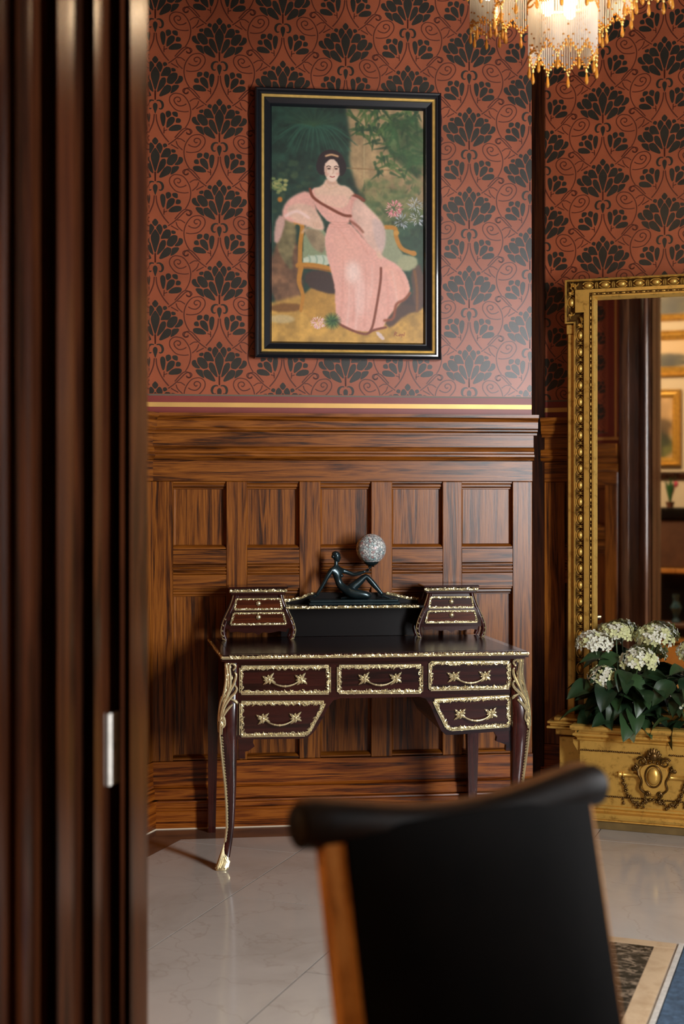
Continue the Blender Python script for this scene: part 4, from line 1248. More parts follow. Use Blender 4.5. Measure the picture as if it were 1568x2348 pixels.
# cabriole legs
LEG = [(1519, 516, 549), (1540, 515, 549), (1565, 514, 548), (1590, 511, 547), (1615, 507, 547), (1640, 503.5, 546.5), (1665, 502, 546), (1690, 502, 545.5),
       (1720, 504.5, 545), (1760, 509, 544), (1800, 514, 543.5), (1850, 518, 541.5), (1900, 519.5, 538.5), (1935, 515, 534), (1960, 508.5, 529.5), (1980, 502, 525), (1996, 495.5, 520)]
LZ = [max(0.0, HC - (y - HY) / F * 4.995) for y, _, _ in LEG]
LL = [PD(xl, 1700, 0.0)[0] for _, xl, _ in LEG]
LR = [PD(xr, 1700, 0.0)[0] for _, _, xr in LEG]
LZ[-1] = 0.0
def leg_mesh(mirror):
    rings = []
    for z, l, r in zip(LZ, LL, LR):
        w = r - l
        f = 0.030 + (l - LL[0])                              # bulges forward as it does sideways
        cx, cy, h = (l + r) / 2, f + w / 2, w / 2
        ring = []
        for k in range(16):
            a = 2 * math.pi * k / 16
            ca, sa = math.cos(a), math.sin(a)
            e = 0.55
            ring.append((cx + h * math.copysign(abs(ca) ** e, ca), cy + h * math.copysign(abs(sa) ** e, sa), z))
        rings.append(ring)
    mb = MB()
    rings = rings[::-1]
    if mirror: rings = [[(DW - x, y, z) for x, y, z in r][::-1] for r in rings]
    mb.loft(rings)
    return mb
def leg_mount(mirror):
    mb = MB()
    def at(z):                                               # the outer front arris of the leg
        l = interp(-z, [-a for a in LZ], LL); r = interp(-z, [-a for a in LZ], LR)
        f = 0.030 + (l - LL[0])
        return l, r, f
    def put(z, s, lift=0.002):                               # s: 0 on the arris, + round the front, - round the side
        l, r, f = at(z)
        w = r - l
        e = 0.17 * w
        if s >= 0: p = (l + e * max(0, 1 - s * 5) * 0.3 + s * w, f - lift + e * 0.22 * max(0, 1 - s * 4), z)
        else: p = (l - lift + e * 0.22 * max(0, 1 + s * 4), f - s * w, z)
        return (DW - p[0], p[1], p[2]) if mirror else p
    Z = lambda py: HC - (py - HY) / F * 4.99
    # edging fillet with a row of beads, down to the sabot
    n = 70
    pts = [put(Z(1690) + (Z(1935) - Z(1690)) * k / n, 0.02) for k in range(n + 1)]
    mb.tube(pts, 0.0042, 6)
    for k in range(0, n, 2):
        z = Z(1690) + (Z(1935) - Z(1690)) * k / n
        mb.tube([put(z, 0.12), put(z - 0.004, 0.20), put(z - 0.008, 0.15)], [0.0026, 0.0022, 0.001], 4)
    # acanthus of the knee: long s-curves that cross and roll over
    for s0, path, rr in [
        (0, [(1690, 0.0), (1650, 0.02), (1620, 0.1), (1600, 0.25), (1575, 0.42), (1550, 0.38), (1532, 0.3), (1522, 0.45), (1530, 0.75), (1538, 0.62)], 0.0050),
        (0, [(1685, 0.12), (1650, 0.12), (1625, 0.18), (1604, 0.45), (1592, 0.75), (1582, 0.88), (1575, 0.78)], 0.0045),
        (0, [(1660, 0.1), (1640, 0.22), (1626, 0.42), (1618, 0.62)], 0.0045),
        (0, [(1620, 0.15), (1590, 0.42), (1570, 0.68), (1552, 0.80), (1545, 0.72)], 0.0042),
        (0, [(1600, 0.35), (1570, 0.28), (1540, 0.16), (1526, 0.05), (1519, 0.2), (1528, 0.3)], 0.0045),
        (0, [(1655, -0.02), (1620, -0.1), (1590, 0.05), (1560, 0.12), (1535, 0.02)], 0.0042),
        (0, [(1604, 0.50), (1608, 0.75), (1614, 0.95), (1608, 0.85)], 0.0036),
        (0, [(1645, 0.25), (1660, 0.3), (1668, 0.24)], 0.0034),
        (0, [(1680, -0.08), (1650, -0.2), (1620, -0.22), (1600, -0.1)], 0.0036)]:
        c = catmull([put(Z(y), s, 0.003) for y, s in path], 4)
        m = len(c)
        mb.tube(c, [rr * (0.55 + 0.75 * math.sin(math.pi * (k + 0.6) / (m + 0.6)) ** 0.8) for k in range(m)], 6)
        mb.ball(c[-1], rr * 0.9, 6, 4)
    R = random.Random(4 + mirror)
    for k in range(26):
        y = R.uniform(1530, 1680)
        s = R.uniform(0.05, 0.5) * (1.0 if y < 1610 else 0.35)
        p = put(Z(y), s, 0.004)
        mb.tube([p, put(Z(y - 5), s + 0.08, 0.006), put(Z(y - 11), s + 0.05, 0.003)], [0.003, 0.0026, 0.0008], 4)
    # sabot: a leaf shoe round the toe
    def surf(z, a, gap):
        l, r, f = at(z)
        h = (r - l) / 2
        ca, sa = math.cos(a), math.sin(a)
        x, y = (l + r) / 2 + (h + gap) * math.copysign(abs(ca) ** 0.55, ca), f + h + (h + gap) * math.copysign(abs(sa) ** 0.55, sa)
        return (DW - x if mirror else x, y, z)
    rings = [[surf(z, 2 * math.pi * k / 16, g_) for k in range(16)] for z, g_ in ((0.0006, 0.0020), (0.004, 0.0042), (0.010, 0.0035), (0.016, 0.0018), (0.030, 0.0012), (0.043, 0.0004))]
    if mirror: rings = [r_[::-1] for r_ in rings]
    mb.loft(rings)
    for k in range(11):
        a = math.pi * (0.55 + 1.25 * k / 10)
        tp_ = 0.098 - 0.010 * abs(k - 5)
        mb.tube([surf(0.010, a, 0.002), surf(0.03, a + 0.10, 0.002), surf(tp_ * 0.75, a * 0.75 + 0.29 * math.pi, 0.0012), surf(tp_, a * 0.5 + 0.58 * math.pi, 0.0003)], [0.0030, 0.0032, 0.0026, 0.0008], 5)
        if k % 2 == 0: mb.ball(surf(0.008, a, 0.004), 0.0038, 6, 4)
    return mb
for mir in (0, 1):
    lg = leg_mesh(mir).build('leg', M['rose_v'], desk, smooth=50)
    leg_mount(mir).build('gilt_mount', M['ormolu'], lg, smooth=50)['label'] = 'gilt acanthus mount of the front leg'
for (b0, b1), (t0, t1) in (((477.5, 494), (476, 500)), ((1073, 1090), (1068, 1096))):
    v = 0.575
    xa, xb = PD(b0, 1850, v)[0], PD(b1, 1850, v)[0]
    ya, yb = PD(t0, 1700, v)[0], PD(t1, 1700, v)[0]
    mb = MB()
    def sq(x0, x1, z):
        h = (x1 - x0) / 2
        return [(x0, v - h, z), (x1, v - h, z), (x1, v + h, z), (x0, v + h, z)]
    mb.loft([sq(xa, xb, 0.0), sq(ya, yb, 0.48), sq(ya, yb, 0.752)])
    mb.build('leg', M['rose_v'], desk)

# ---------------------------------------------------------------- organiser with two bombe drawer units on the desk
VU = 0.487
org = empty('desk_organiser', (OD[0], OD[1], 0), TH1)
tag(org, 'low gallery of two small bombe drawer units joined by a shelf, standing on the desk', 'organizer')
def pu(px, py, v=VU): return PD(px, py, v)
UB = DD + 0.004
def unit(dx, top_px, legs, sc=1.0):
    c0 = (top_px[0] + top_px[1]) / 2
    base = 592.0
    X = lambda px: c0 + (px - base) * sc
    def z(py): return HC - (py - HY + dx) / F * (4.987 + VU) * 1.005
    def P(px, py):
        u, _ = pu(X(px), py); return (u, z(py))
    LE = [(1364, 535), (1376, 532), (1390, 527), (1405, 520), (1420, 513), (1434, 508), (1446, 505.5), (1458, 508), (1467, 512)]
    bz = ZT + 0.0004
    def edge(py): return interp(py, [a for a, _ in LE], [b for _, b in LE])
    zs = [1364, 1376, 1390, 1405, 1420, 1434, 1441]
    rings = []
    for py in zs:
        h = 592 - edge(py) - 2
        x0, x1 = P(592 - h, py)[0], P(592 + h, py)[0]
        bul = 0.010 * math.sin(math.pi * min(1, (py - 1364) / 100))
        rings.append([(x0, VU + 0.006 - bul, z(py)), (x1, VU + 0.006 - bul, z(py)), (x1, UB - 0.004, z(py)), (x0, UB - 0.004, z(py))])
    mb = MB(); mb.loft(rings[::-1])
    # shaped apron below the body
    ap = [P(524, 1441), P(660, 1441), P(656, 1449), P(640, 1447), P(618, 1451), P(604, 1449), P(592, 1455), P(580, 1449), P(566, 1451), P(544, 1447), P(528, 1449)]
    mb.prism_y(ap, VU - 0.001, VU + 0.012)
    mb.build('body', M['rose'], org, smooth=40)
    # top board with its gilt edge
    x0, x1 = P(526, 1352)[0], P(658, 1352)[0]
    mb = MB(); mb.box(x0 - 0.004, x1 + 0.004, VU - 0.012, UB, z(1350), z(1345), 0.003); mb.box(x0 + 0.006, x1 - 0.006, VU - 0.004, UB - 0.003, z(1364), z(1351), 0.003)
    t = mb.build('top_board', M['rose'], org)
    mb = MB(); scrollwork(mb, [(x0, z(1354)), (x1, z(1354))], 0.0125, VU - 0.006, 0.0065, 31, closed=False, out=0.003)
    mb.build('gilt_edge', M['ormolu'], t)
    # drawers
    for (ya, yb, la, lb, ky) in ((1373, 1396, 542, 538, 1383), (1405, 1430, 536, 529, 1414)):
        pl = [P(la, ya), P(2 * 592 - la, ya), P(2 * 592 - lb, yb), P(lb, yb)]
        bul = 0.010 * math.sin(math.pi * ((ya + yb) / 2 - 1364) / 100)
        yy = VU + 0.004 - bul
        mb = MB(); mb.prism_y(pl, yy - 0.002, yy + 0.010)
        d = mb.build('drawer', M['marq'], org)
        mb = MB(); scrollwork(mb, pl, 0.0085, yy - 0.003, 0.0060, 40 + ky, out=0.002, tk=0.7)
        mb.build('gilt_frame', M['ormolu'], d)
        kx, kz = P(592, ky)
        mb = MB(); mb.ball((kx, yy - 0.006, kz), (0.009, 0.006, 0.009), 9, 6)
        for k in range(7): mb.ball((kx + 0.008 * math.cos(k * 0.9), yy - 0.005, kz + 0.008 * math.sin(k * 0.9)), 0.003, 5, 3)
        mb.build('knob', M['ormolu'], d)
    # four curved legs with leaf mounts
    for sx in (-1, 1):
        for yv in (VU, UB - 0.022):
            pts, rs = [], []
            for py, e in LE:
                px = 592 + sx * (592 - e - 6)
                zz = max(bz, z(py) if py < 1466 else bz)
                pts.append((P(px, py)[0], yv + 0.006, zz)); rs.append(0.0105 if py < 1440 else (0.0095 if py < 1460 else 0.008))
            pts[-1] = (pts[-1][0], pts[-1][1], bz)
            mb = MB(); mb.tube(pts, rs, 8)
            lg = mb.build('leg', M['rose_v'], org, smooth=60)
            if yv == VU:
                mb = MB()
                q_ = [(p[0] + sx * 0.009, p[1] - 0.003, p[2]) for p in pts]
                mb.tube(q_, 0.0028, 5)
                R = random.Random(7)
                for k in range(9):
                    i = 4 + k % 5
                    p = q_[min(i, 8)]
                    mb.tube([(p[0], p[1] - 0.002, p[2] + 0.006), (p[0] - sx * 0.005, p[1] - 0.007, p[2] + 0.001), (p[0] - sx * 0.010, p[1] - 0.005, p[2] + 0.007 * (k % 2))], [0.0032, 0.003, 0.001], 4)
                mb.ball((q_[-1][0], q_[-1][1], bz + 0.004), (0.008, 0.006, 0.004), 6, 4)
                mb.build('leaf_mount', M['ormolu'], lg)
unit(0, (592, 592), None)
unit(0, (1034, 1034), None, 0.93)
# shelf, back board and pierced gallery between the units
xs0, xs1 = pu(655, 1395)[0], pu(960, 1392)[0]
ZS = 0.917
mb = MB(); mb.box(xs0 - 0.02, xs1 + 0.02, VU - 0.004, UB, ZS - 0.012, ZS, 0.002)
sh = mb.build('shelf', M['ebon'], org)
mb = MB(); scrollwork(mb, [(xs0, ZS - 0.005), (xs1, ZS - 0.005)], 0.012, VU - 0.006, 0.0065, 55, closed=False, out=0.003)
mb.build('gilt_edge', M['ormolu'], sh)
mb = MB(); mb.box(xs0 - 0.01, xs1 + 0.01, UB - 0.02, UB - 0.006, ZT + 0.0006, ZS - 0.012); mb.build('back_board', M['ebon'], org)
gp = [PD(px, py, UB - 0.012) for px, py in [(652, 1377), (672, 1374), (690, 1370), (706, 1363), (718, 1359), (734, 1358), (804, 1359), (868, 1358), (884, 1359), (900, 1362), (918, 1367), (938, 1371), (958, 1373)]]
mb = MB(); mb.prism_y([(gp[0][0], ZS - 0.005)] + gp + [(gp[-1][0], ZS - 0.005)], UB - 0.020, UB - 0.008); gb = mb.build('gallery_back', M['ebon'], org)
for part_ in (gp[:5], gp[8:]):
    mb = MB(); scrollwork(mb, part_, 0.012, UB - 0.022, 0.0065, 56, closed=False, out=0.003); mb.build('gilt_edge', M['ormolu'], gb)

# ---------------------------------------------------------------- figure lamp
def skin_mesh(verts, edges, radii, root=0, levels=2):
    me = bpy.data.meshes.new('skeleton')
    me.from_pydata(verts, edges, [])
    o = bpy.data.objects.new('skeleton', me)
    COL.objects.link(o)
    o.modifiers.new('skin', 'SKIN').use_smooth_shade = True
    if not me.skin_vertices: 
        bpy.context.view_layer.objects.active = o
    sv = me.skin_vertices[0].data
    for i, r in enumerate(radii):
        sv[i].radius = r if isinstance(r, tuple) else (r, r)
        sv[i].use_root = (i == root)
    sb = o.modifiers.new('sub', 'SUBSURF'); sb.levels = levels; sb.render_levels = levels
    dg = bpy.context.evaluated_depsgraph_get()
    dg.update()
    ev = o.evaluated_get(dg)
    m2 = bpy.data.meshes.new_from_object(ev)
    bpy.data.objects.remove(o)
    bpy.data.meshes.remove(me)
    m2.polygons.foreach_set('use_smooth', [True] * len(m2.polygons))
    return m2
VS = 0.552
sx0, sz0 = PD(810, 1388, VS)
stat = empty('figure_lamp', (0, 0, 0), TH1)
stat.location = (OD[0] + sx0 * math.cos(TH1) - VS * math.sin(TH1), OD[1] + sx0 * math.sin(TH1) + VS * math.cos(TH1), ZS)
tag(stat, 'dark bronze lamp of a reclining nude holding up a mosaic glass globe', 'lamp')
def ps(px, py, y=0.0):
    u, z = PD(px, py, VS)
    return (u - sx0, y, z - sz0)
mb = MB()
b0, b1 = ps(706.5, 1380)[0], ps(914, 1380)[0]
zt_ = ps(800, 1376)[2]
mb.box(b0, b1, -0.035, 0.045, 0.0, zt_ * 0.45, 0.002); mb.box(b0 + 0.004, b1 - 0.004, -0.031, 0.041, zt_ * 0.45, zt_, 0.003)
mb.build('base', M['bronze'], stat)
J_ = [  # skeleton of the seated figure
    (ps(789, 1361, 0.0), 0.024), (ps(780, 1346, 0.0), 0.0165), (ps(775.5, 1334, 0.0), 0.0135), (ps(773, 1321, 0.0), 0.018), (ps(771.5, 1311, 0.0), 0.016),   # 0-4 spine
    (ps(770.5, 1300, 0.0), 0.0070), (ps(770.5, 1281, 0.0), 0.0066),                                                                                                # 5-6 neck
    (ps(759, 1310, -0.010), 0.0095), (ps(749, 1325, -0.014), 0.0080), (ps(740, 1342, -0.014), 0.0066), (ps(731, 1357, -0.012), 0.0060), (ps(724, 1368, -0.010), 0.0048),  # 7-11 propping arm
    (ps(784, 1311, 0.010), 0.0092), (ps(797, 1315, 0.010), 0.0075), (ps(811, 1320.5, 0.008), 0.0064), (ps(826, 1317, 0.004), 0.0062), (ps(839, 1312, 0.0), 0.0046),           # 12-16 lifted arm
    (ps(800, 1358, 0.016), 0.020), (ps(819, 1342, 0.016), 0.0150), (ps(838, 1325, 0.014), 0.0105), (ps(842, 1325, 0.014), 0.0098), (ps(857, 1342, 0.012), 0.0105), (ps(870, 1357, 0.010), 0.0070), (ps(878, 1367, 0.008), 0.0055),  # 17-23 raised leg
    (ps(802, 1362, -0.014), 0.019), (ps(824, 1364, -0.020), 0.0150), (ps(847, 1366.5, -0.022), 0.0108), (ps(843, 1370, -0.014), 0.0090), (ps(822, 1370, -0.004), 0.0095), (ps(802, 1371, 0.004), 0.0060), (ps(795, 1372, 0.006), 0.0048),  # 24-30 folded leg
]
E_ = [(0, 1), (1, 2), (2, 3), (3, 4), (4, 5), (5, 6), (4, 7), (7, 8), (8, 9), (9, 10), (10, 11), (4, 12), (12, 13), (13, 14), (14, 15), (15, 16),
      (0, 17), (17, 18), (18, 19), (19, 20), (20, 21), (21, 22), (22, 23), (0, 24), (24, 25), (25, 26), (26, 27), (27, 28), (28, 29), (29, 30)]
fig = skin_mesh([j[0] for j in J_], E_, [j[1] * (1.12 if i < 5 else 1.28) for i, j in enumerate(J_)], 0, 2)
# head, hair, breasts, hands and feet are further small forms of the same casting
ex = MB()
hx_, hy_, hz_ = ps(771, 1278.5, 0.0)
rings = []
for zf, rx, ry, ox in [(-0.022, 0.004, 0.004, 0.006), (-0.0185, 0.0085, 0.008, 0.004), (-0.011, 0.0125, 0.0105, 0.0025), (-0.003, 0.0145, 0.0122, 0.001), (0.006, 0.0152, 0.0128, 0.0), (0.013, 0.0130, 0.0115, -0.001), (0.0185, 0.0075, 0.007, -0.002), (0.0205, 0.002, 0.002, -0.002)]:
    rings.append([(hx_ + 1.12 * (ox + rx * math.cos(t)), hy_ + 1.12 * ry * math.sin(t), hz_ + zf * 1.1) for t in [2 * math.pi * k / 14 for k in range(14)]])
ex.loft(rings)
ex.tube([(hx_ + 0.0125, hy_, hz_ + 0.004), (hx_ + 0.0165, hy_, hz_ - 0.003), (hx_ + 0.0185, hy_, hz_ - 0.0075), (hx_ + 0.014, hy_, hz_ - 0.009)], [0.0016, 0.0020, 0.0026, 0.0015], 6)     # nose
ex.tube([(hx_ + 0.0145, hy_ - 0.0035, hz_ - 0.0125), (hx_ + 0.0158, hy_, hz_ - 0.0125), (hx_ + 0.0145, hy_ + 0.0035, hz_ - 0.0125)], 0.0013, 5)  # mouth
ex.ball((hx_ + 0.010, hy_, hz_ - 0.0185), (0.0045, 0.004, 0.0035), 8, 5)                       # chin
for s in (-1, 1):
    ex.ball((hx_ + 0.0125, hy_ + s * 0.0055, hz_ - 0.0005), (0.0022, 0.0026, 0.0016), 6, 4)        # eyes
    ex.ball((hx_ - 0.001, hy_ + s * 0.0122, hz_ - 0.004), (0.003, 0.0015, 0.0042), 6, 4)           # ears
br_ = ps(782, 1322, 0.0)
for s in (-1, 1): ex.ball((br_[0], s * 0.0085, br_[2]), (0.0085, 0.0078, 0.0078), 10, 7)
def hand(o, d, up, L, curl=0.25):                                                             # palm and five fingers
    o, d, up = Vector(o), Vector(d).normalized(), Vector(up).normalized()
    sd = d.cross(up)
    ex.tube([o, o + d * L * 0.25, o + d * L * 0.5], [L * 0.17, L * 0.24, L * 0.2], 8)
    for k, ln in enumerate((0.40, 0.48, 0.45, 0.36)):
        b = o + d * L * 0.45 + sd * L * (0.14 - 0.095 * k)
        e = b + d * L * ln * 0.6 + up * curl * L * 0.1
        ex.tube([b, e, e + d * L * ln * 0.4 + up * curl * L * 0.3], [L * 0.062, L * 0.056, L * 0.036], 6)
    b = o + d * L * 0.2 + sd * L * 0.18
    ex.tube([b, b + (d * 0.6 + sd) * L * 0.16, b + (d * 1.1 + sd * 0.9) * L * 0.24 + up * curl * L * 0.1], [L * 0.08, L * 0.07, L * 0.045], 6)
hand(ps(724, 1368, -0.010), (-0.021, 0, -0.0055), (0, 0, 1), 0.024, -0.5)
hand(ps(839, 1312, 0.0), (0.017, 0, 0.010), (-0.4, 0, 1), 0.026, 0.6)
def foot(a, h, t, r):
    ex.tube([h, a, ((a[0] + t[0]) / 2, (a[1] + t[1]) / 2, (a[2] + t[2]) / 2 - 0.001), t], [r * 0.9, r * 1.05, r * 0.95, r * 0.5], 8)
    for k in range(5): ex.ball((t[0], t[1] + (k - 2) * r * 0.42, t[2] - 0.001), (r * 0.5, r * 0.26, r * 0.3), 6, 4)
foot(ps(879, 1369, 0.008), ps(875, 1371, 0.008), ps(894, 1374, 0.006), 0.0052)
foot(ps(795, 1372, 0.006), ps(799, 1371.5, 0.005), ps(783, 1374, 0.009), 0.0046)
ex.tube([ps(846, 1305, 0.0), ps(849, 1300, 0.0), ps(851, 1297, 0.0)], [0.006, 0.008, 0.02], 12)      # cup under the globe
ex.lathe([(0.010, 0.0), (0.022, 0.006), (0.030, 0.014), (0.033, 0.020), (0.030, 0.021)], ps(851, 1301, 0.0), 18)
eo = ex.build('tmp_', M['bronze'])
import bmesh
bm = bmesh.new(); bm.from_mesh(fig); bm.from_mesh(eo.data)
me = bpy.data.meshes.new('nude_figure'); bm.to_mesh(me); bm.free()
bpy.data.objects.remove(eo)
me.materials.clear(); me.materials.append(M['bronze'])
me.polygons.foreach_set('use_smooth', [True] * len(me.polygons))
link('nude_figure', me, stat)
mb = MB(); mb.lathe([(0.0130, 0.004), (0.0160, 0.0100), (0.0158, 0.0165), (0.011, 0.0215), (0.004, 0.0235)], (hx_ - 0.0025, hy_, hz_ - 0.002), 14)
mb.ball((hx_ - 0.013, hy_, hz_ + 0.0), (0.008, 0.010, 0.009), 8, 6)
mb.build('hair', M['bronze'], stat, smooth=60)
mb = MB(); mb.ball(ps(850.5, 1261, 0.0), 0.0615, 32, 20)
mb.build('globe_shade', M['mosaic'], stat, smooth=60)['label'] = 'mosaic glass globe shade'

# ---------------------------------------------------------------- gilt pier mirror with its planter base
MC, MA = -0.741, 5.63
wx, wy = ac(MA, MC)
pm = empty('pier_mirror', (wx, wy, 0), TH2)
tag(pm, 'tall gilded pier mirror with a carved planter base, leaning at the back wall', 'mirror')
AF = 5.815
def MP(px, py, a=AF):
    c, z = on_plane(px, py, (0, 0), TH2, a)
    return c - MC, z
YF = AF - MA
X = {px: MP(px, 1100)[0] for px in (1295, 1300, 1315, 1319, 1339, 1351, 1357, 1368)}
TZ = {py: MP(1400, py)[1] for py in (637, 640, 644, 656, 669, 675, 686)}
EZ = MP(1300, 742)[1]                          # foot of the ear
BZ = 0.43
GB = MP(1368, 1614)[1]                         # foot of the glass
XE, XO = X[1295], X[1315]
zt0 = TZ[637]
fm = MB()
# outer fillet, with the ears stepping out at the top
def outline(i):
    xe, xo = XE + i, XO + i
    return [(xo, BZ), (xo, EZ + i), (xe, EZ + i), (xe, zt0 - i), (-xe, zt0 - i), (-xe, EZ + i), (-xo, EZ + i), (-xo, BZ)]
def band(i0, y0, i1, y1, mb, mi=0):
    a, b = outline(i0), outline(i1)
    n = len(a)
    vs = [(x, y0, z) for x, z in a] + [(x, y1, z) for x, z in b]
    mb.add(vs, [(k, k + n, k + n + 1, k + 1)[::-1] for k in range(n - 1)], mi)
d1, d2 = X[1319] - X[1315], X[1339] - X[1315]
band(0.0, YF + 0.075, 0.0, YF - 0.004, fm); band(0.0, YF - 0.004, d1 * 0.6, YF - 0.006, fm); band(d1 * 0.6, YF - 0.006, d1, YF + 0.0, fm)
band(d1, YF, d1 + 0.006, YF + 0.022, fm, 1); band(d1 + 0.006, YF + 0.022, d2 - 0.006, YF + 0.022, fm, 1); band(d2 - 0.006, YF + 0.022, d2, YF - 0.004, fm, 1)
# flat gold field inside the egg moulding down to the bead channel
i_in = X[1351] - X[1315]
zi = TZ[669]
def flat(x0, x1, z0, z1, mi=0, y=None): fm.add([(x0, y, z0), (x1, y, z0), (x1, y, z1), (x0, y, z1)], [(0, 1, 2, 3)], mi)
yf = YF - 0.004
xi = X[1351]
flat(XO + d2, xi, BZ, EZ + d2, 0, yf); flat(-xi, -XO - d2, BZ, EZ + d2, 0, yf)
flat(XE + d2, xi, EZ + d2, zt0 - d2, 0, yf); flat(-xi, -XE - d2, EZ + d2, zt0 - d2, 0, yf)
flat(xi, -xi, zi, zt0 - d2, 0, yf)
flat(xi, -xi, BZ, GB - 0.03, 0, yf)
def inner(i, y):
    x0, z1, z0 = X[1351] + i, TZ[669] - i, GB - 0.03 + i
    return [(x0, y, z0), (-x0, y, z0), (-x0, y, z1), (x0, y, z1)]
w1, w2 = X[1357] - X[1351], X[1368] - X[1351]
def inner_band(i0, y0, i1, y1, mi):
    a, b = inner(i0, y0), inner(i1, y1)
    fm.add(a + b, [(k, (k + 1) % 4, (k + 1) % 4 + 4, k + 4) for k in range(4)], mi)
inner_band(0, yf, 0.001, yf + 0.008, 1); inner_band(0.001, yf + 0.008, w1, yf + 0.008, 1); inner_band(w1, yf + 0.008, w1 + 0.001, yf - 0.001, 0)
inner_band(w1 + 0.001, yf - 0.001, w1 + 0.008, yf - 0.001, 0); inner_band(w1 + 0.008, yf - 0.001, w2, yf + 0.022, 0)
frm = fm.build('frame', [M['gold'], M['gold_dk']], pm, smooth=0)
mb = MB(); mb.box(X[1368] - 0.012, -X[1368] + 0.012, YF + 0.0195, YF + 0.024, GB - 0.006, TZ[686] + 0.008)
gl = mb.build('glass', M['mirror'], pm); gl['label'] = 'silvered mirror glass'
mb = MB(); mb.box(XE + 0.004, -XE - 0.004, YF + 0.030, YF + 0.074, BZ, zt0 - 0.003); mb.build('back_board', M['plinth'], pm)
# side pilasters behind the frame
for s in (-1, 1):
    x0, x1 = X[1300] * 1.0, X[1315] + 0.004
    mb = MB(); mb.box(min(s * -x0, s * -x1), max(s * -x0, s * -x1), YF + 0.012, YF + 0.074, BZ, EZ - 0.045, 0.003)
    e0 = X[1295] + 0.004
    mb.box(min(s * -e0, s * -x1), max(s * -e0, s * -x1), YF + 0.008, YF + 0.074, EZ - 0.044, EZ - 0.004, 0.003)
    mb.build('pilaster', M['gold'], pm)
# egg and dart, bead strings
egg = MB(); egg.ball((0, -0.002, 0), (0.0125, 0.0140, 0.0175), 12, 8)
egg_me = egg.build('egg', M['gold'], pm); egg_mesh = egg_me.data; bpy.data.objects.remove(egg_me)
dart = MB()
xm = XO + (d1 + d2) / 2
xme = XE + (d1 + d2) / 2
def put_egg(x, z, hor):
    o = link('egg', egg_mesh, pm, (x, YF + 0.016, z))
    if hor: o.rotation_euler = (0, math.pi / 2, 0)
    R_ = 0.0165
    for s in (-1, 1):                         # dark shell round the egg and the two darts between
        pts = []
        for k in range(7):
            t = -1.2 + 2.4 * k / 6
            dx, dz = s * R_ * math.cos(t) * 0.93, 0.024 * math.sin(t)
            pts.append((x + (dz if hor else dx), YF + 0.012, z + (dx if hor else dz)))
        dart.tube(pts, 0.0022, 5)
    for s in (-0.0042, 0.0042):
        off = 0.0355
        c = [(x + (off + s * 0.8 if hor else -0.012), YF + 0.016, z + (-0.012 if hor else off + s)), (x + (off + s if hor else 0.0), YF + 0.008, z + (0.0 if hor else off + s * 0.6 + 0.002)), (x + (off + s * 0.5 if hor else 0.012), YF + 0.014, z + (0.012 if hor else off + s))]
        dart.tube(c, [0.0022, 0.0028, 0.0014], 5)
pitch = 0.0708
z = MP(1330, 768)[1]
while z > BZ + 0.06:
    for s in (1, -1): put_egg(s * xm, z, False)
    z -= pitch
z = MP(1310, 693)[1]
for s in (1, -1): put_egg(s * xme, z, False)
x = MP(1347, 649)[0]
zrow = zt0 - (d1 + d2) / 2
while x < -MP(1347, 649)[0] + 0.01:
    put_egg(x, zrow, True); x += pitch
# leaf corners of the moulding
R = random.Random(8)
for s in (1, -1):
    for cx, cz in ((xme, zrow), (xme, EZ + d2 * 0.8), (xm + 0.004, EZ + 0.012), (xm, EZ - 0.012), (xme + 0.02, zrow), (xme, zrow - 0.028)):
        for k in range(6):
            a = R.uniform(0, 6.28)
            dart.tube([(s * cx, YF + 0.012, cz), (s * cx + 0.009 * math.cos(a), YF + 0.004, cz + 0.009 * math.sin(a)), (s * cx + 0.016 * math.cos(a + 0.5), YF + 0.012, cz + 0.016 * math.sin(a + 0.5))], [0.003, 0.0032, 0.0012], 5)
dart.build('dart_moulding', M['gold'], pm, smooth=50)['kind'] = 'stuff'
mb = MB()
xb = X[1351] + w1 / 2
def beadrun(p, q):
    L = math.hypot(q[0] - p[0], q[1] - p[1])
    n = int(L / 0.0405)
    for k in range(n):
        t0 = (k + 0.12) / n; t1 = (k + 0.52) / n; t2 = (k + 0.78) / n
        A = lambda t: (p[0] + (q[0] - p[0]) * t, yf + 0.004, p[1] + (q[1] - p[1]) * t)
        mb.tube([A(t0), A(t0 + 0.06 / n), A(t1 - 0.06 / n), A(t1)], [0.0015, 0.0036, 0.0036, 0.0015], 6)
        mb.ball(A(t2), 0.0026, 5, 3)
for s in (1, -1): beadrun((s * xb, TZ[669] - 0.01), (s * xb, GB - 0.02))
beadrun((xb, TZ[669] - w1 / 2), (-xb, TZ[669] - w1 / 2))
mb.build('bead_string', M['gold'], pm, smooth=60)['kind'] = 'stuff'

# planter: piers, body, rim and base
PX, PR = 0.300, 0.325
mb = MB(); mb.prism_x([(0.0, 0.355), (0.0, 0.094), (0.215, 0.094), (0.215, 0.40), (0.20, 0.40), (0.20, 0.355)], -PX, PX)
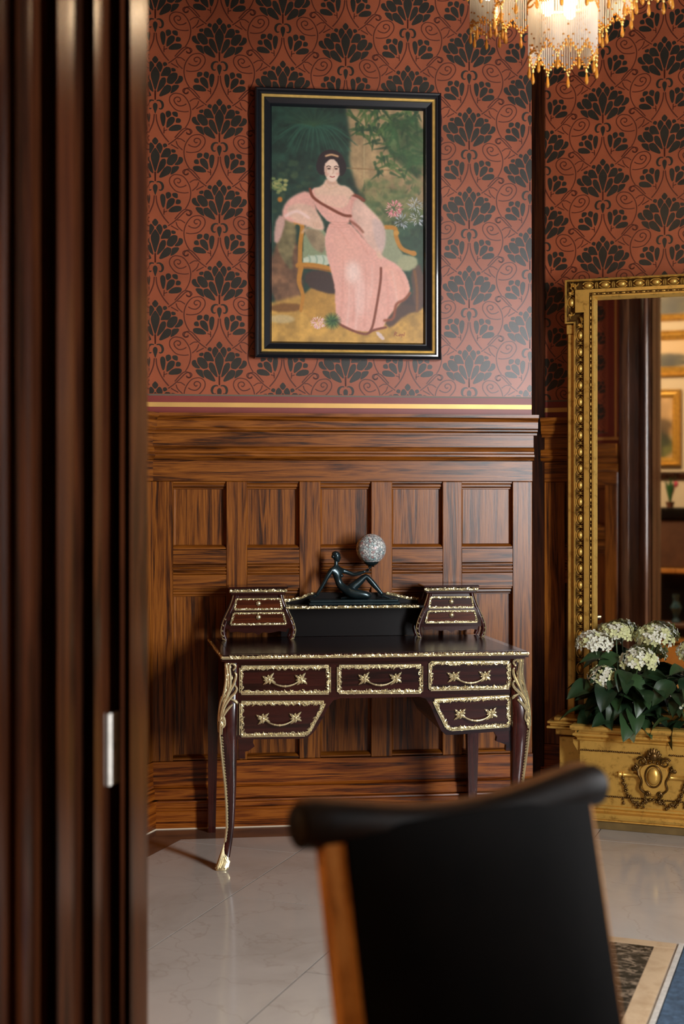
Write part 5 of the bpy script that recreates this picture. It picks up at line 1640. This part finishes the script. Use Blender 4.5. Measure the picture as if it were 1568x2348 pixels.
# scrolled cheek at each end
for s in (-1, 1):
    ch = [(s * PX, 0.356), (s * (PX + 0.030), 0.356), (s * (PX + 0.030), 0.34), (s * (PX + 0.022), 0.325), (s * (PX + 0.012), 0.31), (s * (PX + 0.008), 0.295), (s * (PX + 0.006), 0.094), (s * PX, 0.094)]
    mb.prism_y(ch, 0.012, 0.18)
body = mb.build('planter', M['gold'], pm, smooth=20)
def stepped(name, prof, x, mat, back=0.20, parent=pm):        # moulding that returns round both ends; prof: (out, z)
    m = MB()
    n = len(prof)
    rings = [[(-x - o, back, z), (-x - o, -o, z), (x + o, -o, z), (x + o, back, z)] for o, z in prof]
    for r0, r1 in zip(rings[:-1], rings[1:]):
        m.add(r0 + r1, [(0, 4, 5, 1), (1, 5, 6, 2), (2, 6, 7, 3)])
    return m.build(name, mat, parent, smooth=30)
stepped('planter_rim', [(-0.04, 0.418), (-0.030, 0.424), (0.020, 0.424), (0.030, 0.418), (0.031, 0.408), (0.026, 0.400), (0.012, 0.396), (0.012, 0.390), (0.020, 0.386), (0.021, 0.377), (0.010, 0.371), (0.004, 0.364), (0.006, 0.360), (0.0, 0.354)], PX + 0.006, M['gold'])
stepped('planter_foot', [(0.0, 0.096), (0.008, 0.094), (0.012, 0.086), (0.004, 0.078), (0.008, 0.073), (0.024, 0.067), (0.032, 0.056), (0.030, 0.046), (0.020, 0.042), (0.022, 0.036), (0.0, 0.036)], PX, M['gold'])
mb = MB(); mb.box(-PX - 0.012, PX + 0.012, -0.012, 0.22, 0.0, 0.036, 0.002)
mb.box(-0.44, -PX - 0.013, 0.06, 0.30, 0.0, 0.036, 0.002); mb.box(PX + 0.013, 0.44, 0.06, 0.30, 0.0, 0.036, 0.002)
mb.build('plinth', M['plinth'], pm)
for s in (-1, 1):
    mb = MB()
    def bx(x0, x1, y0, z0, z1, b=0.003): mb.box(min(s * x0, s * x1), max(s * x0, s * x1), y0, 0.305, z0, z1, b)
    bx(PX + 0.004, 0.405, 0.095, 0.037, 0.350)
    bx(PX + 0.008, 0.418, 0.080, 0.358, 0.384)
    bx(PX - 0.02, 0.452, 0.055, 0.386, 0.396); bx(PX - 0.02, 0.440, 0.065, 0.3965, 0.406); bx(PX - 0.02, 0.450, 0.058, 0.4065, 0.416)
    bx(PX - 0.02, 0.425, 0.080, 0.4165, 0.431)
    mb.build('pier', M['gold'], pm)
mb = MB(); mb.box(-PX - 0.02, PX + 0.02, 0.20, 0.30, 0.39, 0.43, 0.003); mb.build('ledge', M['gold'], pm)
mb = MB(); mb.box(-PX + 0.03, PX - 0.03, 0.03, 0.198, 0.3555, 0.409); mb.build('soil', M['soil'], pm)
for zz in (0.317, 0.134):
    mb = MB()
    k = -PX + 0.006
    R = random.Random(3)
    while k < PX - 0.004:
        if abs(k) > 0.055 or zz < 0.2: mb.ball((k, -0.001, zz + R.uniform(-0.0008, 0.0008)), (0.0042, 0.0045, 0.0042), 6, 4)
        k += 0.0074
    mb.build('bead_string', M['gold_dk'], pm, smooth=60)['kind'] = 'stuff'
# cartouche
mb = MB()
sh_ = chaikin([(-0.036, 0.286), (0.036, 0.286), (0.062, 0.262), (0.058, 0.235), (0.048, 0.21), (0.052, 0.185), (0.040, 0.166), (0.018, 0.158), (0.0, 0.150), (-0.018, 0.158), (-0.040, 0.166), (-0.052, 0.185), (-0.048, 0.21), (-0.058, 0.235), (-0.062, 0.262)], 2)
mb.prism_y(sh_, -0.016, 0.001)
mb.prism_y([(x * 0.86, 0.222 + (z - 0.222) * 0.9) for x, z in sh_], -0.022, -0.016)
cart = mb.build('cartouche', M['gold'], pm, smooth=40)
mb = MB(); mb.ball((0, -0.020, 0.232), (0.026, 0.018, 0.036), 20, 12); mb.build('cabochon', M['gold'], cart, smooth=60)
mb = MB()
ring = [(0.032 * math.cos(t), -0.024, 0.232 + 0.043 * math.sin(t)) for t in [2 * math.pi * k / 28 for k in range(29)]]
mb.tube(ring, 0.004, 6)
for s in (-1, 1):
    for cx, cz, r0, turns, a0 in ((0.046, 0.288, 0.022, 1.4, 0.4), (0.074, 0.262, 0.012, 1.2, 1.5), (0.022, 0.160, 0.013, 1.3, -1.2)):
        sp = []
        for k in range(16):
            t = a0 + turns * 2 * math.pi * k / 15
            rr = r0 * (1 - 0.75 * k / 15)
            sp.append((s * (cx + rr * math.cos(t)), -0.020 - 0.006 * k / 15, cz + rr * math.sin(t)))
        mb.tube(sp, [0.0055 * (1 - 0.5 * k / 15) for k in range(16)], 6)
        mb.ball(sp[-1], 0.005, 6, 4)
    mb.tube(catmull([(s * 0.066, -0.014, 0.262), (s * 0.060, -0.02, 0.235), (s * 0.048, -0.02, 0.21), (s * 0.054, -0.02, 0.182), (s * 0.036, -0.02, 0.164)], 3), 0.0048, 6)
    mb.ball((s * 0.082, -0.014, 0.255), 0.009, 8, 5)
for k in range(9):                             # shell crest
    a = math.pi * (0.05 + 0.9 * k / 8)
    mb.tube([(0, -0.014, 0.298), (0.024 * math.cos(a), -0.026, 0.300 + 0.026 * math.sin(a)), (0.033 * math.cos(a), -0.016, 0.302 + 0.042 * math.sin(a))], [0.004, 0.007, 0.004], 6)
mb.ball((0, -0.026, 0.312), (0.018, 0.012, 0.018), 10, 7)
for k in range(5): mb.ball((-0.03 + 0.015 * k, -0.024, 0.290 - 0.004 * abs(k - 2)), 0.006, 7, 5)
mb.build('carved_scrolls', M['gold_dk'], cart, smooth=60)
# turned rods at both sides and the swags of berries
for s in (-1, 1):
    mb = MB()
    pr = [(0.05, 0.006), (0.054, 0.009), (0.060, 0.007), (0.066, 0.0095), (0.070, 0.0065), (0.118, 0.0075), (0.122, 0.011), (0.126, 0.007), (0.132, 0.012), (0.140, 0.0125), (0.144, 0.006), (0.158, 0.004)]
    mb.tube([(s * x_, -0.010, 0.229) for x_, r_ in pr], [r_ for x_, r_ in pr], 10)
    mb.build('turned_rod', M['gold'], pm, smooth=40)
mb = MB()
R = random.Random(21)
for s in (-1, 1):
    path = catmull([(s * 0.124, 0.222), (s * 0.118, 0.19), (s * 0.104, 0.152), (s * 0.086, 0.126), (s * 0.066, 0.112), (s * 0.046, 0.115), (s * 0.028, 0.128), (s * 0.010, 0.134)], 4)
    for k, (x_, z_) in enumerate(path):
        w = 0.004 + 0.007 * min(1, k / len(path) * 1.6)
        for j in range(2):
            mb.ball((x_ + R.uniform(-1, 1) * w, -0.008 - 0.006 * R.random(), z_ + R.uniform(-1, 1) * w), R.uniform(0.0042, 0.0068), 7, 5)
    for j in range(6): mb.ball((s * (0.118 + 0.006 * R.random()), -0.006, 0.128 - 0.018 * R.random()), 0.005, 6, 4)
mb.build('berry_swag', M['gold_dk'], pm, smooth=60)

# ---------------------------------------------------------------- hydrangea in the planter
def leaf_mesh(L, W, fold, droop):
    mb = MB()
    n = 7
    for i in range(n + 1):
        t = i / n
        w = W * (math.sin(math.pi * t ** 0.85) ** 0.8) * (1 - 0.15 * t) if 0 < i < n else 0.0005
        y = L * t
        zc = -droop * t * t + 0.12 * L * math.sin(math.pi * t)
        for k, s in enumerate((-1, -0.5, 0, 0.5, 1)):
            mb.v.append((s * w, y, zc + abs(s) * w * fold - 0.1 * w * (s * s) + (0.002 if s and i % 2 else 0)))
    for i in range(n):
        for k in range(4):
            a = i * 5 + k
            mb.f.append((a, a + 1, a + 6, a + 5)); mb.m.append(0)
    return mb
LM = [leaf_mesh(L, W, f, d).build('leaf', M['leaf'], None, smooth=60) for L, W, f, d in ((0.13, 0.042, 0.35, 0.03), (0.11, 0.038, 0.2, 0.055), (0.145, 0.046, 0.45, 0.02))]
LMD = [o.data for o in LM]
for o in LM: bpy.data.objects.remove(o)
def floret(mb, c, nrm, r, rng, mi=0):
    nrm = Vector(nrm).normalized()
    a = nrm.cross(Vector((0.3, 0.2, 0.93))).normalized(); b = nrm.cross(a)
    ph = rng.random() * 1.57
    c = Vector(c)
    for k in range(4):
        t = ph + k * math.pi / 2
        d = a * math.cos(t) + b * math.sin(t)
        e = nrm.cross(d)
        cup = rng.uniform(0.1, 0.5)
        w = rng.uniform(0.36, 0.50)
        p = [c, c + d * r * 0.42 + e * r * w * 0.85 + nrm * r * cup * 0.35, c + d * r * 0.82 + e * r * w * 0.80 + nrm * r * cup * 0.6, c + d * r * rng.uniform(0.98, 1.16) + nrm * r * cup * 0.6,
             c + d * r * 0.82 - e * r * w * 0.80 + nrm * r * cup * 0.6, c + d * r * 0.42 - e * r * w * 0.85 + nrm * r * cup * 0.35, c + d * r * 0.56 + nrm * r * 0.08]
        mb.add(p, [(k2, (k2 + 1) % 6, 6) for k2 in range(6)], mi)
    mb.ball(c + nrm * r * 0.1, r * 0.13, 5, 3, mi=1)
def hyd(name, loc_px, heads, label, seed, nleaf, rx=0.17):
    rng = random.Random(seed)
    bx, bz = on_plane(loc_px[0], loc_px[1], (0, 0), TH2, 5.735)
    wx, wy = ac(5.735, bx)
    root = empty(name, (wx, wy, 0.408), TH2)
    tag(root, label, 'plant', 'white hydrangeas in the planter')
    for px, py, rxp, ryp, dy, gr in heads:
        c, z = on_plane(px, py, (0, 0), TH2, 5.735 + dy)
        h = Vector((c - bx, dy, z - 0.408))
        r1, r2 = rxp * 0.00178, ryp * 0.00178
        mb = MB()
        n = 62
        for k in range(n):
            t = (k + 0.5) / n
            zz = 1 - 1.35 * t
            q = math.sqrt(max(0, 1 - zz * zz))
            a = k * 2.39996
            nr = Vector((q * math.cos(a), q * math.sin(a), zz))
            p = h + Vector((nr.x * r1, nr.y * r1 * 0.9, nr.z * r2)) * rng.uniform(0.86, 1.04)
            floret(mb, p, nr + Vector((rng.uniform(-.3, .3), rng.uniform(-.3, .3), rng.uniform(-.2, .3))), rng.uniform(0.0135, 0.018), rng, 1 if rng.random() < gr else 0)
        mb.build('flower_head', [M['petal'], M['petal_g']], root, smooth=0)
        mb = MB()
        mb.tube([(0.2 * h.x + rng.uniform(-.02, .02), 0.2 * h.y, 0.0), (0.6 * h.x, 0.7 * h.y, h.z * 0.5), (h.x, h.y, h.z - r2 * 0.2)], [0.004, 0.0035, 0.003], 6)
        mb.build('stem', M['stem'], root)
    for k in range(nleaf):
        a = k * 2.39996
        t = (k + 0.5) / nleaf
        q = math.sqrt(t)
        x, y = rx * q * math.cos(a) * 0.95, 0.075 * q * math.sin(a) - 0.02
        z = 0.03 + 0.27 * rng.random() * (1 - 0.45 * t)
        o = link('leaf', LMD[k % 3], root, (x * 0.72, min(y, 0.05), z))
        yaw = math.atan2(y - 0.02, x) - math.pi / 2 + rng.uniform(-0.6, 0.6)
        o.rotation_euler = (rng.uniform(-0.75, 0.2), rng.uniform(-0.5, 0.5), yaw)
        s = rng.uniform(0.75, 1.15)
        o.scale = (s, s, s)
    return root
HEADS = [(1362, 1476, 42, 30, -0.04, 0.12), (1412, 1452, 40, 24, 0.03, 0.75), (1500, 1464, 46, 32, 0.02, 0.65), (1464, 1517, 44, 30, -0.05, 0.4), (1386, 1560, 37, 33, -0.075, 0.35)]
hyd('potted_hydrangea', (1425, 1665), HEADS, 'white hydrangea with five flower heads, in the gilt planter before the mirror', 4, 90)
hyd('potted_hydrangea', (1578, 1668), [(1592, 1500, 42, 30, 0.0, 0.4), (1560, 1610, 24, 14, -0.06, 0.2)], 'second hydrangea in the gilt planter, mostly leaves, cut by the right edge', 9, 44)
fm_ = LMD[1].copy(); fm_.materials.clear(); fm_.materials.append(M['pale_leaf'])
o = link('fallen_leaf', fm_, None)
c, z = on_plane(1444, 1655, (0, 0), TH2, 5.592)
o.location = ac(5.592, c) + (z,)
o.rotation_euler = (-1.35, 0.15, TH2 + math.pi)
o.scale = (0.55, 0.75, 0.75)
tag(o, 'pale leaf hanging over the gilded planter rim', 'leaf')

# ---------------------------------------------------------------- chandelier with glass rod fringes
CHX, CHY = 0.675, 4.2
chan = empty('chandelier', (CHX, CHY, 2.62), 0)
tag(chan, 'lit chandelier of glass rod fringes with amber drops, cut by the top edge', 'chandelier')
Z0 = 2.62
def fringe(cx, cy, R, zt, zb, n, scal, depth, parent, drops=True, lace=True):
    rods, beads = MB(), MB()
    rg = random.Random(int(R * 1000))
    for k in range(n):
        a = 2 * math.pi * k / n
        ph = (k / n * scal) % 1.0
        s = abs(ph - 0.5) * 2                         # 1 at the tip of a scallop
        z = zb + depth * (1 - s)
        x, y = cx + R * math.cos(a), cy + R * math.sin(a)
        rods.tube([(x, y, zt), (x, y, z)], 0.0024, 5)
        zz = z - 0.004
        beads.ball((x, y, zz), 0.0042, 6, 4, mi=0); zz -= 0.008
        if s > 0.3: beads.ball((x, y, zz), 0.0034, 6, 4, mi=1); zz -= 0.006
        if k % 2 == 0:
            beads.ball((x, y, z + 0.012 + 0.02 * (1 - s)), 0.0040, 5, 3, mi=0)
    for j in range(scal):                             # drops at the scallop tips
        a = 2 * math.pi * j / scal
        x, y, z = cx + R * math.cos(a), cy + R * math.sin(a), zb - 0.012
        beads.ball((x, y, z - 0.004), 0.0045, 6, 4, mi=1)
        beads.lathe([(0.0008, -0.044), (0.0050, -0.039), (0.0062, -0.032), (0.0044, -0.021), (0.0022, -0.010), (0.0008, -0.006)], (x, y, z), 8, mi=0)
        for s in (-1, 1):
            a2 = a + s * math.pi / scal * 0.8
            beads.lathe([(0.0008, -0.017), (0.0038, -0.014), (0.0042, -0.010), (0.0008, -0.002)], (cx + R * math.cos(a2), cy + R * math.sin(a2), zb + depth * 0.8 - 0.008), 7, mi=0)
    if lace:
        for k in range(n):
            a = 2 * math.pi * k / n
            d = 0.012 + 0.012 * abs(math.sin(a * scal / 2))
            for q in (0.004, d):
                beads.ball((cx + (R + 0.004) * math.cos(a), cy + (R + 0.004) * math.sin(a), zt - q), 0.004, 5, 3, mi=0)
    o1 = rods.build('rod_fringe', M['rod'], parent, smooth=60); o1['kind'] = 'stuff'
    o2 = beads.build('bead_fringe', [M['amber'], M['slip']], parent, smooth=60); o2['kind'] = 'stuff'
    hoop = MB()
    hoop.tube([(cx + R * math.cos(t), cy + R * math.sin(t), zt + 0.004) for t in [2 * math.pi * k / 40 for k in range(41)]], 0.006, 6)
    hoop.build('hoop', M['slip'], parent, smooth=60)
fringe(0, 0, 0.103, 2.872 - Z0, 2.695 - Z0, 88, 10, 0.045, chan)
fringe(0, 0, 0.209, 3.02 - Z0, 2.845 - Z0, 150, 18, 0.035, chan)
SAT = [(0.262, -0.06), (-0.262, -0.17), (0.12, 0.30), (-0.20, 0.26), (0.10, -0.34)]
arms = MB()
def bulb(x, y, z):
    b = MB(); b.ball((x, y, z), (0.020, 0.020, 0.030), 10, 7); b.build('bulb', M['bulb'], chan, smooth=60)
for x, y in SAT:
    fringe(x, y, 0.058, 3.03 - Z0, 2.885 - Z0, 44, 8, 0.02, chan)
    bulb(x, y, 3.0 - Z0)
    arms.tube(catmull([(0, 0, 3.16 - Z0), (x * 0.5, y * 0.5, 3.22 - Z0), (x * 0.95, y * 0.95, 3.16 - Z0), (x, y, 3.06 - Z0)], 4), 0.008, 6)
    arms.lathe([(0.004, 0.03), (0.05, 0.02), (0.057, 0.0), (0.05, -0.004)][::-1], (x, y, 3.035 - Z0), 16)
arms.lathe([(0.20, 3.03 - Z0), (0.209, 3.04 - Z0), (0.06, 3.12 - Z0), (0.03, 3.2 - Z0), (0.012, 3.26 - Z0), (0.012, ZTOP - 0.06 - Z0), (0.07, ZTOP - 0.02 - Z0), (0.07, ZTOP - Z0)], n=20)
for k in range(4):
    a = math.pi * (0.25 + k / 2)
    arms.tube([(0.1 * math.cos(a), 0.1 * math.sin(a), 2.876 - Z0), (0.07 * math.cos(a), 0.07 * math.sin(a), 3.05 - Z0)], 0.003, 5)
arms.build('brass_arms', M['slip'], chan, smooth=50)
for k in range(3):
    a = 2.1 * k + 0.9
    bulb(0.045 * math.cos(a), 0.045 * math.sin(a), 2.862 - Z0)
for k in range(4):
    a = math.pi / 2 * k
    bulb(0.15 * math.cos(a), 0.15 * math.sin(a), 2.99 - Z0)
lamp('chandelier_light', 'POINT', (CHX, CHY, 2.93), (1.0, 0.74, 0.46), 6, 0.05)

# ---------------------------------------------------------------- chair in the foreground
CROT = math.radians(30.8)
def make_chair(loc, rot, label, leather, group=None):
    ch = empty('dining_chair', loc, rot)
    tag(ch, label, 'chair', group)
    SH = 0.47
    yb = lambda z: 0.104 * (z - SH) / 0.46 if z > SH else -0.12 * ((SH - z) / SH) ** 1.5 * -1
    for s in (-1, 1):                                 # stiles that run down as rear legs
        mb = MB()
        rings = []
        for z in (0.0, 0.15, 0.30, SH, 0.62, 0.78, 0.945):
            y = yb(z)
            w, d = (0.016, 0.018) if z < 0.4 else (0.0150, 0.0125)
            x = s * 0.207
            rings.append([(x - w, y - d, z), (x + w, y - d, z), (x + w, y + d, z), (x - w, y + d, z)])
        mb.loft(rings); mb.build('stile', M['honey'], ch)
    # upholstered back, swelling to the front
    mb = MB()
    nx, nz = 12, 12
    fr_, bk = [], []
    for j in range(nz + 1):
        z = 0.53 + 0.415 * j / nz
        for i in range(nx + 1):
            x = -0.1895 + 0.404 * i / nx
            b = 0.016 * (1 - (2 * i / nx - 1) ** 4) * (1 - (2 * j / nz - 1) ** 6)
            fr_.append((x, yb(z) - 0.018 - b, z)); bk.append((x, yb(z) + 0.018, z))
    n = len(fr_)
    fs = []
    for j in range(nz):
        for i in range(nx):
            a = j * (nx + 1) + i
            fs.append((a, a + 1, a + nx + 2, a + nx + 1)); fs.append((a + n, a + nx + 1 + n, a + nx + 2 + n, a + 1 + n))
    for i in range(nx):
        fs.append((i, i + n, i + 1 + n, i + 1)); t = nz * (nx + 1) + i; fs.append((t, t + 1, t + 1 + n, t + n))
    for j in range(nz):
        a = j * (nx + 1); fs.append((a, a + nx + 1, a + nx + 1 + n, a + n)); b = a + nx; fs.append((b, b + n, b + nx + 1 + n, b + nx + 1))
    mb.add(fr_ + bk, fs); mb.build('back_cushion', leather, ch, smooth=50)
    # scrolled crest rail, dipping in the middle
    mb = MB()
    pts, rs = [], []
    for k in range(25):
        t = k / 24 * 2 - 1
        x = t * 0.246
        dip = 0.026 * math.cos(math.pi * t / 2) ** 1.5 if abs(t) < 1 else 0
        pts.append((x, yb(0.945) + 0.006, 0.952 - dip)); rs.append(0.0335 - 0.0085 * math.cos(math.pi * t / 2) ** 0.6 + (0.0 if abs(t) < 0.97 else -0.004) if abs(t) < 1 else 0.029)
    mb.tube(pts, rs, 16); cr = mb.build('crest_rail', M['crest'], ch, smooth=60)
    mb = MB(); mb.tube([(x * 0.965, y + 0.014, z + 0.009) for x, y, z in pts], [r_ * 0.80 for r_ in rs], 14); mb.build('crest_back', M['walnut'], cr, smooth=60)  # brown wood back, raised above the crest to imitate its lit upper rim
    for s in (-1, 1):                                 # turned end of each scroll
        mb = MB()
        mb.tube([(s * 0.244, pts[0][1], 0.952), (s * 0.250, pts[0][1], 0.952), (s * 0.254, pts[0][1], 0.952), (s * 0.258, pts[0][1], 0.952)], [0.026, 0.026, 0.017, 0.008], 16)
        mb.build('scroll_end', M['crest'], cr, smooth=40)
    mb = MB(); mb.box(-0.185, 0.185, yb(0.52) - 0.018, yb(0.52) + 0.018, 0.50, 0.53, 0.004); mb.build('lower_rail', M['honey'], ch)
    mb = MB(); mb.box(-0.235, 0.235, -0.45, -0.032, 0.435, 0.495, 0.02); mb.build('seat', leather, ch)
    mb = MB(); mb.box(-0.225, 0.225, -0.44, -0.031, 0.385, 0.434, 0.003); mb.build('seat_frame', M['honey'], ch)
    for s in (-1, 1):
        mb = MB()
        mb.loft([[(s * 0.2 - w, -0.415 - w, z), (s * 0.2 + w, -0.415 - w, z), (s * 0.2 + w, -0.415 + w, z), (s * 0.2 - w, -0.415 + w, z)] for z, w in ((0.0, 0.013), (0.384, 0.021))])
        mb.build('leg', M['honey'], ch)
    return ch
make_chair((0.215, 1.779, 0.0), CROT, 'dark leather chair with scrolled crest and honey wood frame, large in front', M['leather'])

# ---------------------------------------------------------------- what the mirror shows: the far end of the near room
AG = AF + 0.0195
def MR(px, py, a):                                    # a point of the reflection, put where it really stands
    xs = (px - 784) / F
    s = (xs * CA + SA) / (CA - xs * SA)
    tot = 2 * AG - a
    return s * tot, HC + (HY - py) / F * tot * (CA - SA * -1 * s * -1)
def gilt_picture(name, px0, px1, py0, py1, label, painter, fw=0.10):
    a = -2.2
    c0, z1 = MR(px0, py0, a); c1, z0 = MR(px1, py1, a)
    # seen from the hall side the room frame is turned half round
    wx, wy = ac(a, 0)
    o = empty(name, (wx, wy, 0), TH2 + math.pi)
    tag(o, label, 'painting')
    x0, x1 = -c1, -c0
    rect_frame('gilt_frame', x0, x1, z0, z1, frame_thick([(0, -0.02), (0.004, -0.05), (0.02, -0.062), (0.035, -0.045), (0.05, -0.05), (0.07, -0.035), (fw, -0.018)], -0.001), M['gold'], o)
    C = painter()
    C.mesh('canvas', x0 + fw - 0.004, x1 - fw + 0.004, z0 + fw - 0.004, z1 - fw + 0.004, -0.012, M['oil'], o)
def land1():
    C = Canvas(40, 60, 400, 600, 5)
    n = C.noise(80) - 0.5
    C.img[:] = (196, 158, 108); C.img *= (1 + n * 0.25)[..., None]
    C.poly([(0, 230), (160, 200), (400, 250), (400, 420), (0, 420)], (126, 96, 54), 6, n)
    C.poly([(0, 380), (200, 340), (400, 380), (400, 600), (0, 600)], (74, 76, 38), 6, n)
    C.ell(120, 440, 60, 40, (52, 60, 32), 4); C.ell(300, 520, 60, 30, (120, 116, 60), 4)
    return C
def land2():
    C = Canvas(60, 50, 600, 500, 6)
    n = C.noise(80) - 0.5
    C.img[:] = (214, 182, 136)
    C.poly([(0, 270), (300, 240), (600, 255), (600, 400), (0, 380)], (74, 66, 40), 6, n)
    C.poly([(0, 340), (600, 330), (600, 500), (0, 500)], (58, 54, 30), 6, n)
    return C
gilt_picture('gilt_landscape', 1440, 1562, 868, 1064, 'smaller gilt framed landscape reflected in the mirror, above the plant', land1, 0.085)
gilt_picture('gilt_landscape', 1420, 1600, 718, 842, 'upper gilt framed landscape reflected near the top of the mirror', land2, 0.10)
gilt_picture('gilt_landscape', 1420, 1600, 560, 704, 'gilt framed picture hung highest in the mirror, only its lower edge seen', land2, 0.06)
# sideboard with a plant, a stool with a crystal vase
ca, _ = MR(1530, 1200, -1.7)
wx, wy = ac(-1.7, ca)
sb = empty('sideboard', (wx, wy, 0), TH2 + math.pi)
tag(sb, 'tall dark sideboard reflected in the mirror below the paintings', 'cabinet')
zs = lambda py: MR(1530, py, -1.4)[1]
mb = MB(); mb.box(-0.8, 0.8, -0.30, 0.25, zs(1194), zs(1168), 0.01); mb.build('top', M['ebon'], sb)
mb = MB(); mb.box(-0.74, 0.74, -0.24, 0.24, 0.0, zs(1194) - 0.001, 0.004); mb.build('body', M['ebon'], sb)
mb = MB(); mb.box(-0.70, 0.70, -0.262, -0.2405, zs(1318), zs(1200), 0.006); mb.build('front_panel', M['brown_leather'], sb)
mb = MB(); mb.box(-0.74, 0.74, -0.34, -0.2405, zs(1331), zs(1320), 0.004); mb.build('ledge', M['honey'], sb)
c, z = MR(1536, 1166, -1.65)
wx, wy = ac(-1.65, c)
tl = empty('potted_tulip', (wx, wy, zs(1168) + 0.0005), TH2)
tag(tl, 'small pot of green leaves with one pink tulip, on the sideboard in the mirror', 'plant')
mb = MB(); mb.lathe([(0.03, 0.0), (0.042, 0.05), (0.046, 0.055), (0.04, 0.055)], n=14); mb.build('pot', M['terracotta'], tl)
for k in range(5):
    a = k * 1.3
    mb = MB()
    mb.tube([(0, 0, 0.05), (0.03 * math.cos(a), 0.03 * math.sin(a), 0.18), (0.05 * math.cos(a), 0.05 * math.sin(a), 0.30 - 0.02 * k)], [0.012, 0.026, 0.003], 8, flat=((math.cos(a), math.sin(a), 0), 0.3))
    mb.build('leaf', plain('tulip_leaf', srgb(40, 92, 44), 0.5) if k == 0 else bpy.data.materials['tulip_leaf'], tl)
mb = MB(); mb.tube([(0, 0, 0.05), (0.04, 0, 0.17), (0.052, 0, 0.20)], 0.004, 6); mb.ball((0.055, 0, 0.22), (0.022, 0.022, 0.03), 10, 7)
mb.build('bloom', plain('pink_petals', srgb(196, 60, 92), 0.5), tl)
c, z = MR(1550, 1432, -0.9)
wx, wy = ac(-0.9, c)
st = empty('low_stool', (wx, wy, 0), TH2)
tag(st, 'low dark stool under the crystal vase, in the mirror', 'stool')
mb = MB(); mb.box(-0.16, 0.16, -0.13, 0.13, 0.16, 0.20, 0.008); mb.build('seat', M['brown_leather'], st)
for sx in (-1, 1):
    for sy in (-1, 1):
        mb = MB(); mb.box(sx * 0.13 - 0.014, sx * 0.13 + 0.014, sy * 0.10 - 0.014, sy * 0.10 + 0.014, 0.0, 0.1595, 0.003); mb.build('leg', M['honey'], st)
va = empty('crystal_vase', (wx, wy, 0.2005), 0)
tag(va, 'pale blue crystal vase low down in the mirror', 'vase')
mb = MB(); mb.lathe([(0.035, 0.0), (0.04, 0.01), (0.018, 0.04), (0.03, 0.08), (0.05, 0.13), (0.022, 0.19), (0.034, 0.25), (0.026, 0.25)], n=12); mb.build('vase_body', M['blue_glass'], va, smooth=20)
mb = MB(); mb.lathe([(0.040, 0.0), (0.046, 0.004), (0.040, 0.008)], (0, 0, 0.001), 12); mb.build('foot_rim', M['blue_glass'], va)
bpy.context.view_layer.update()
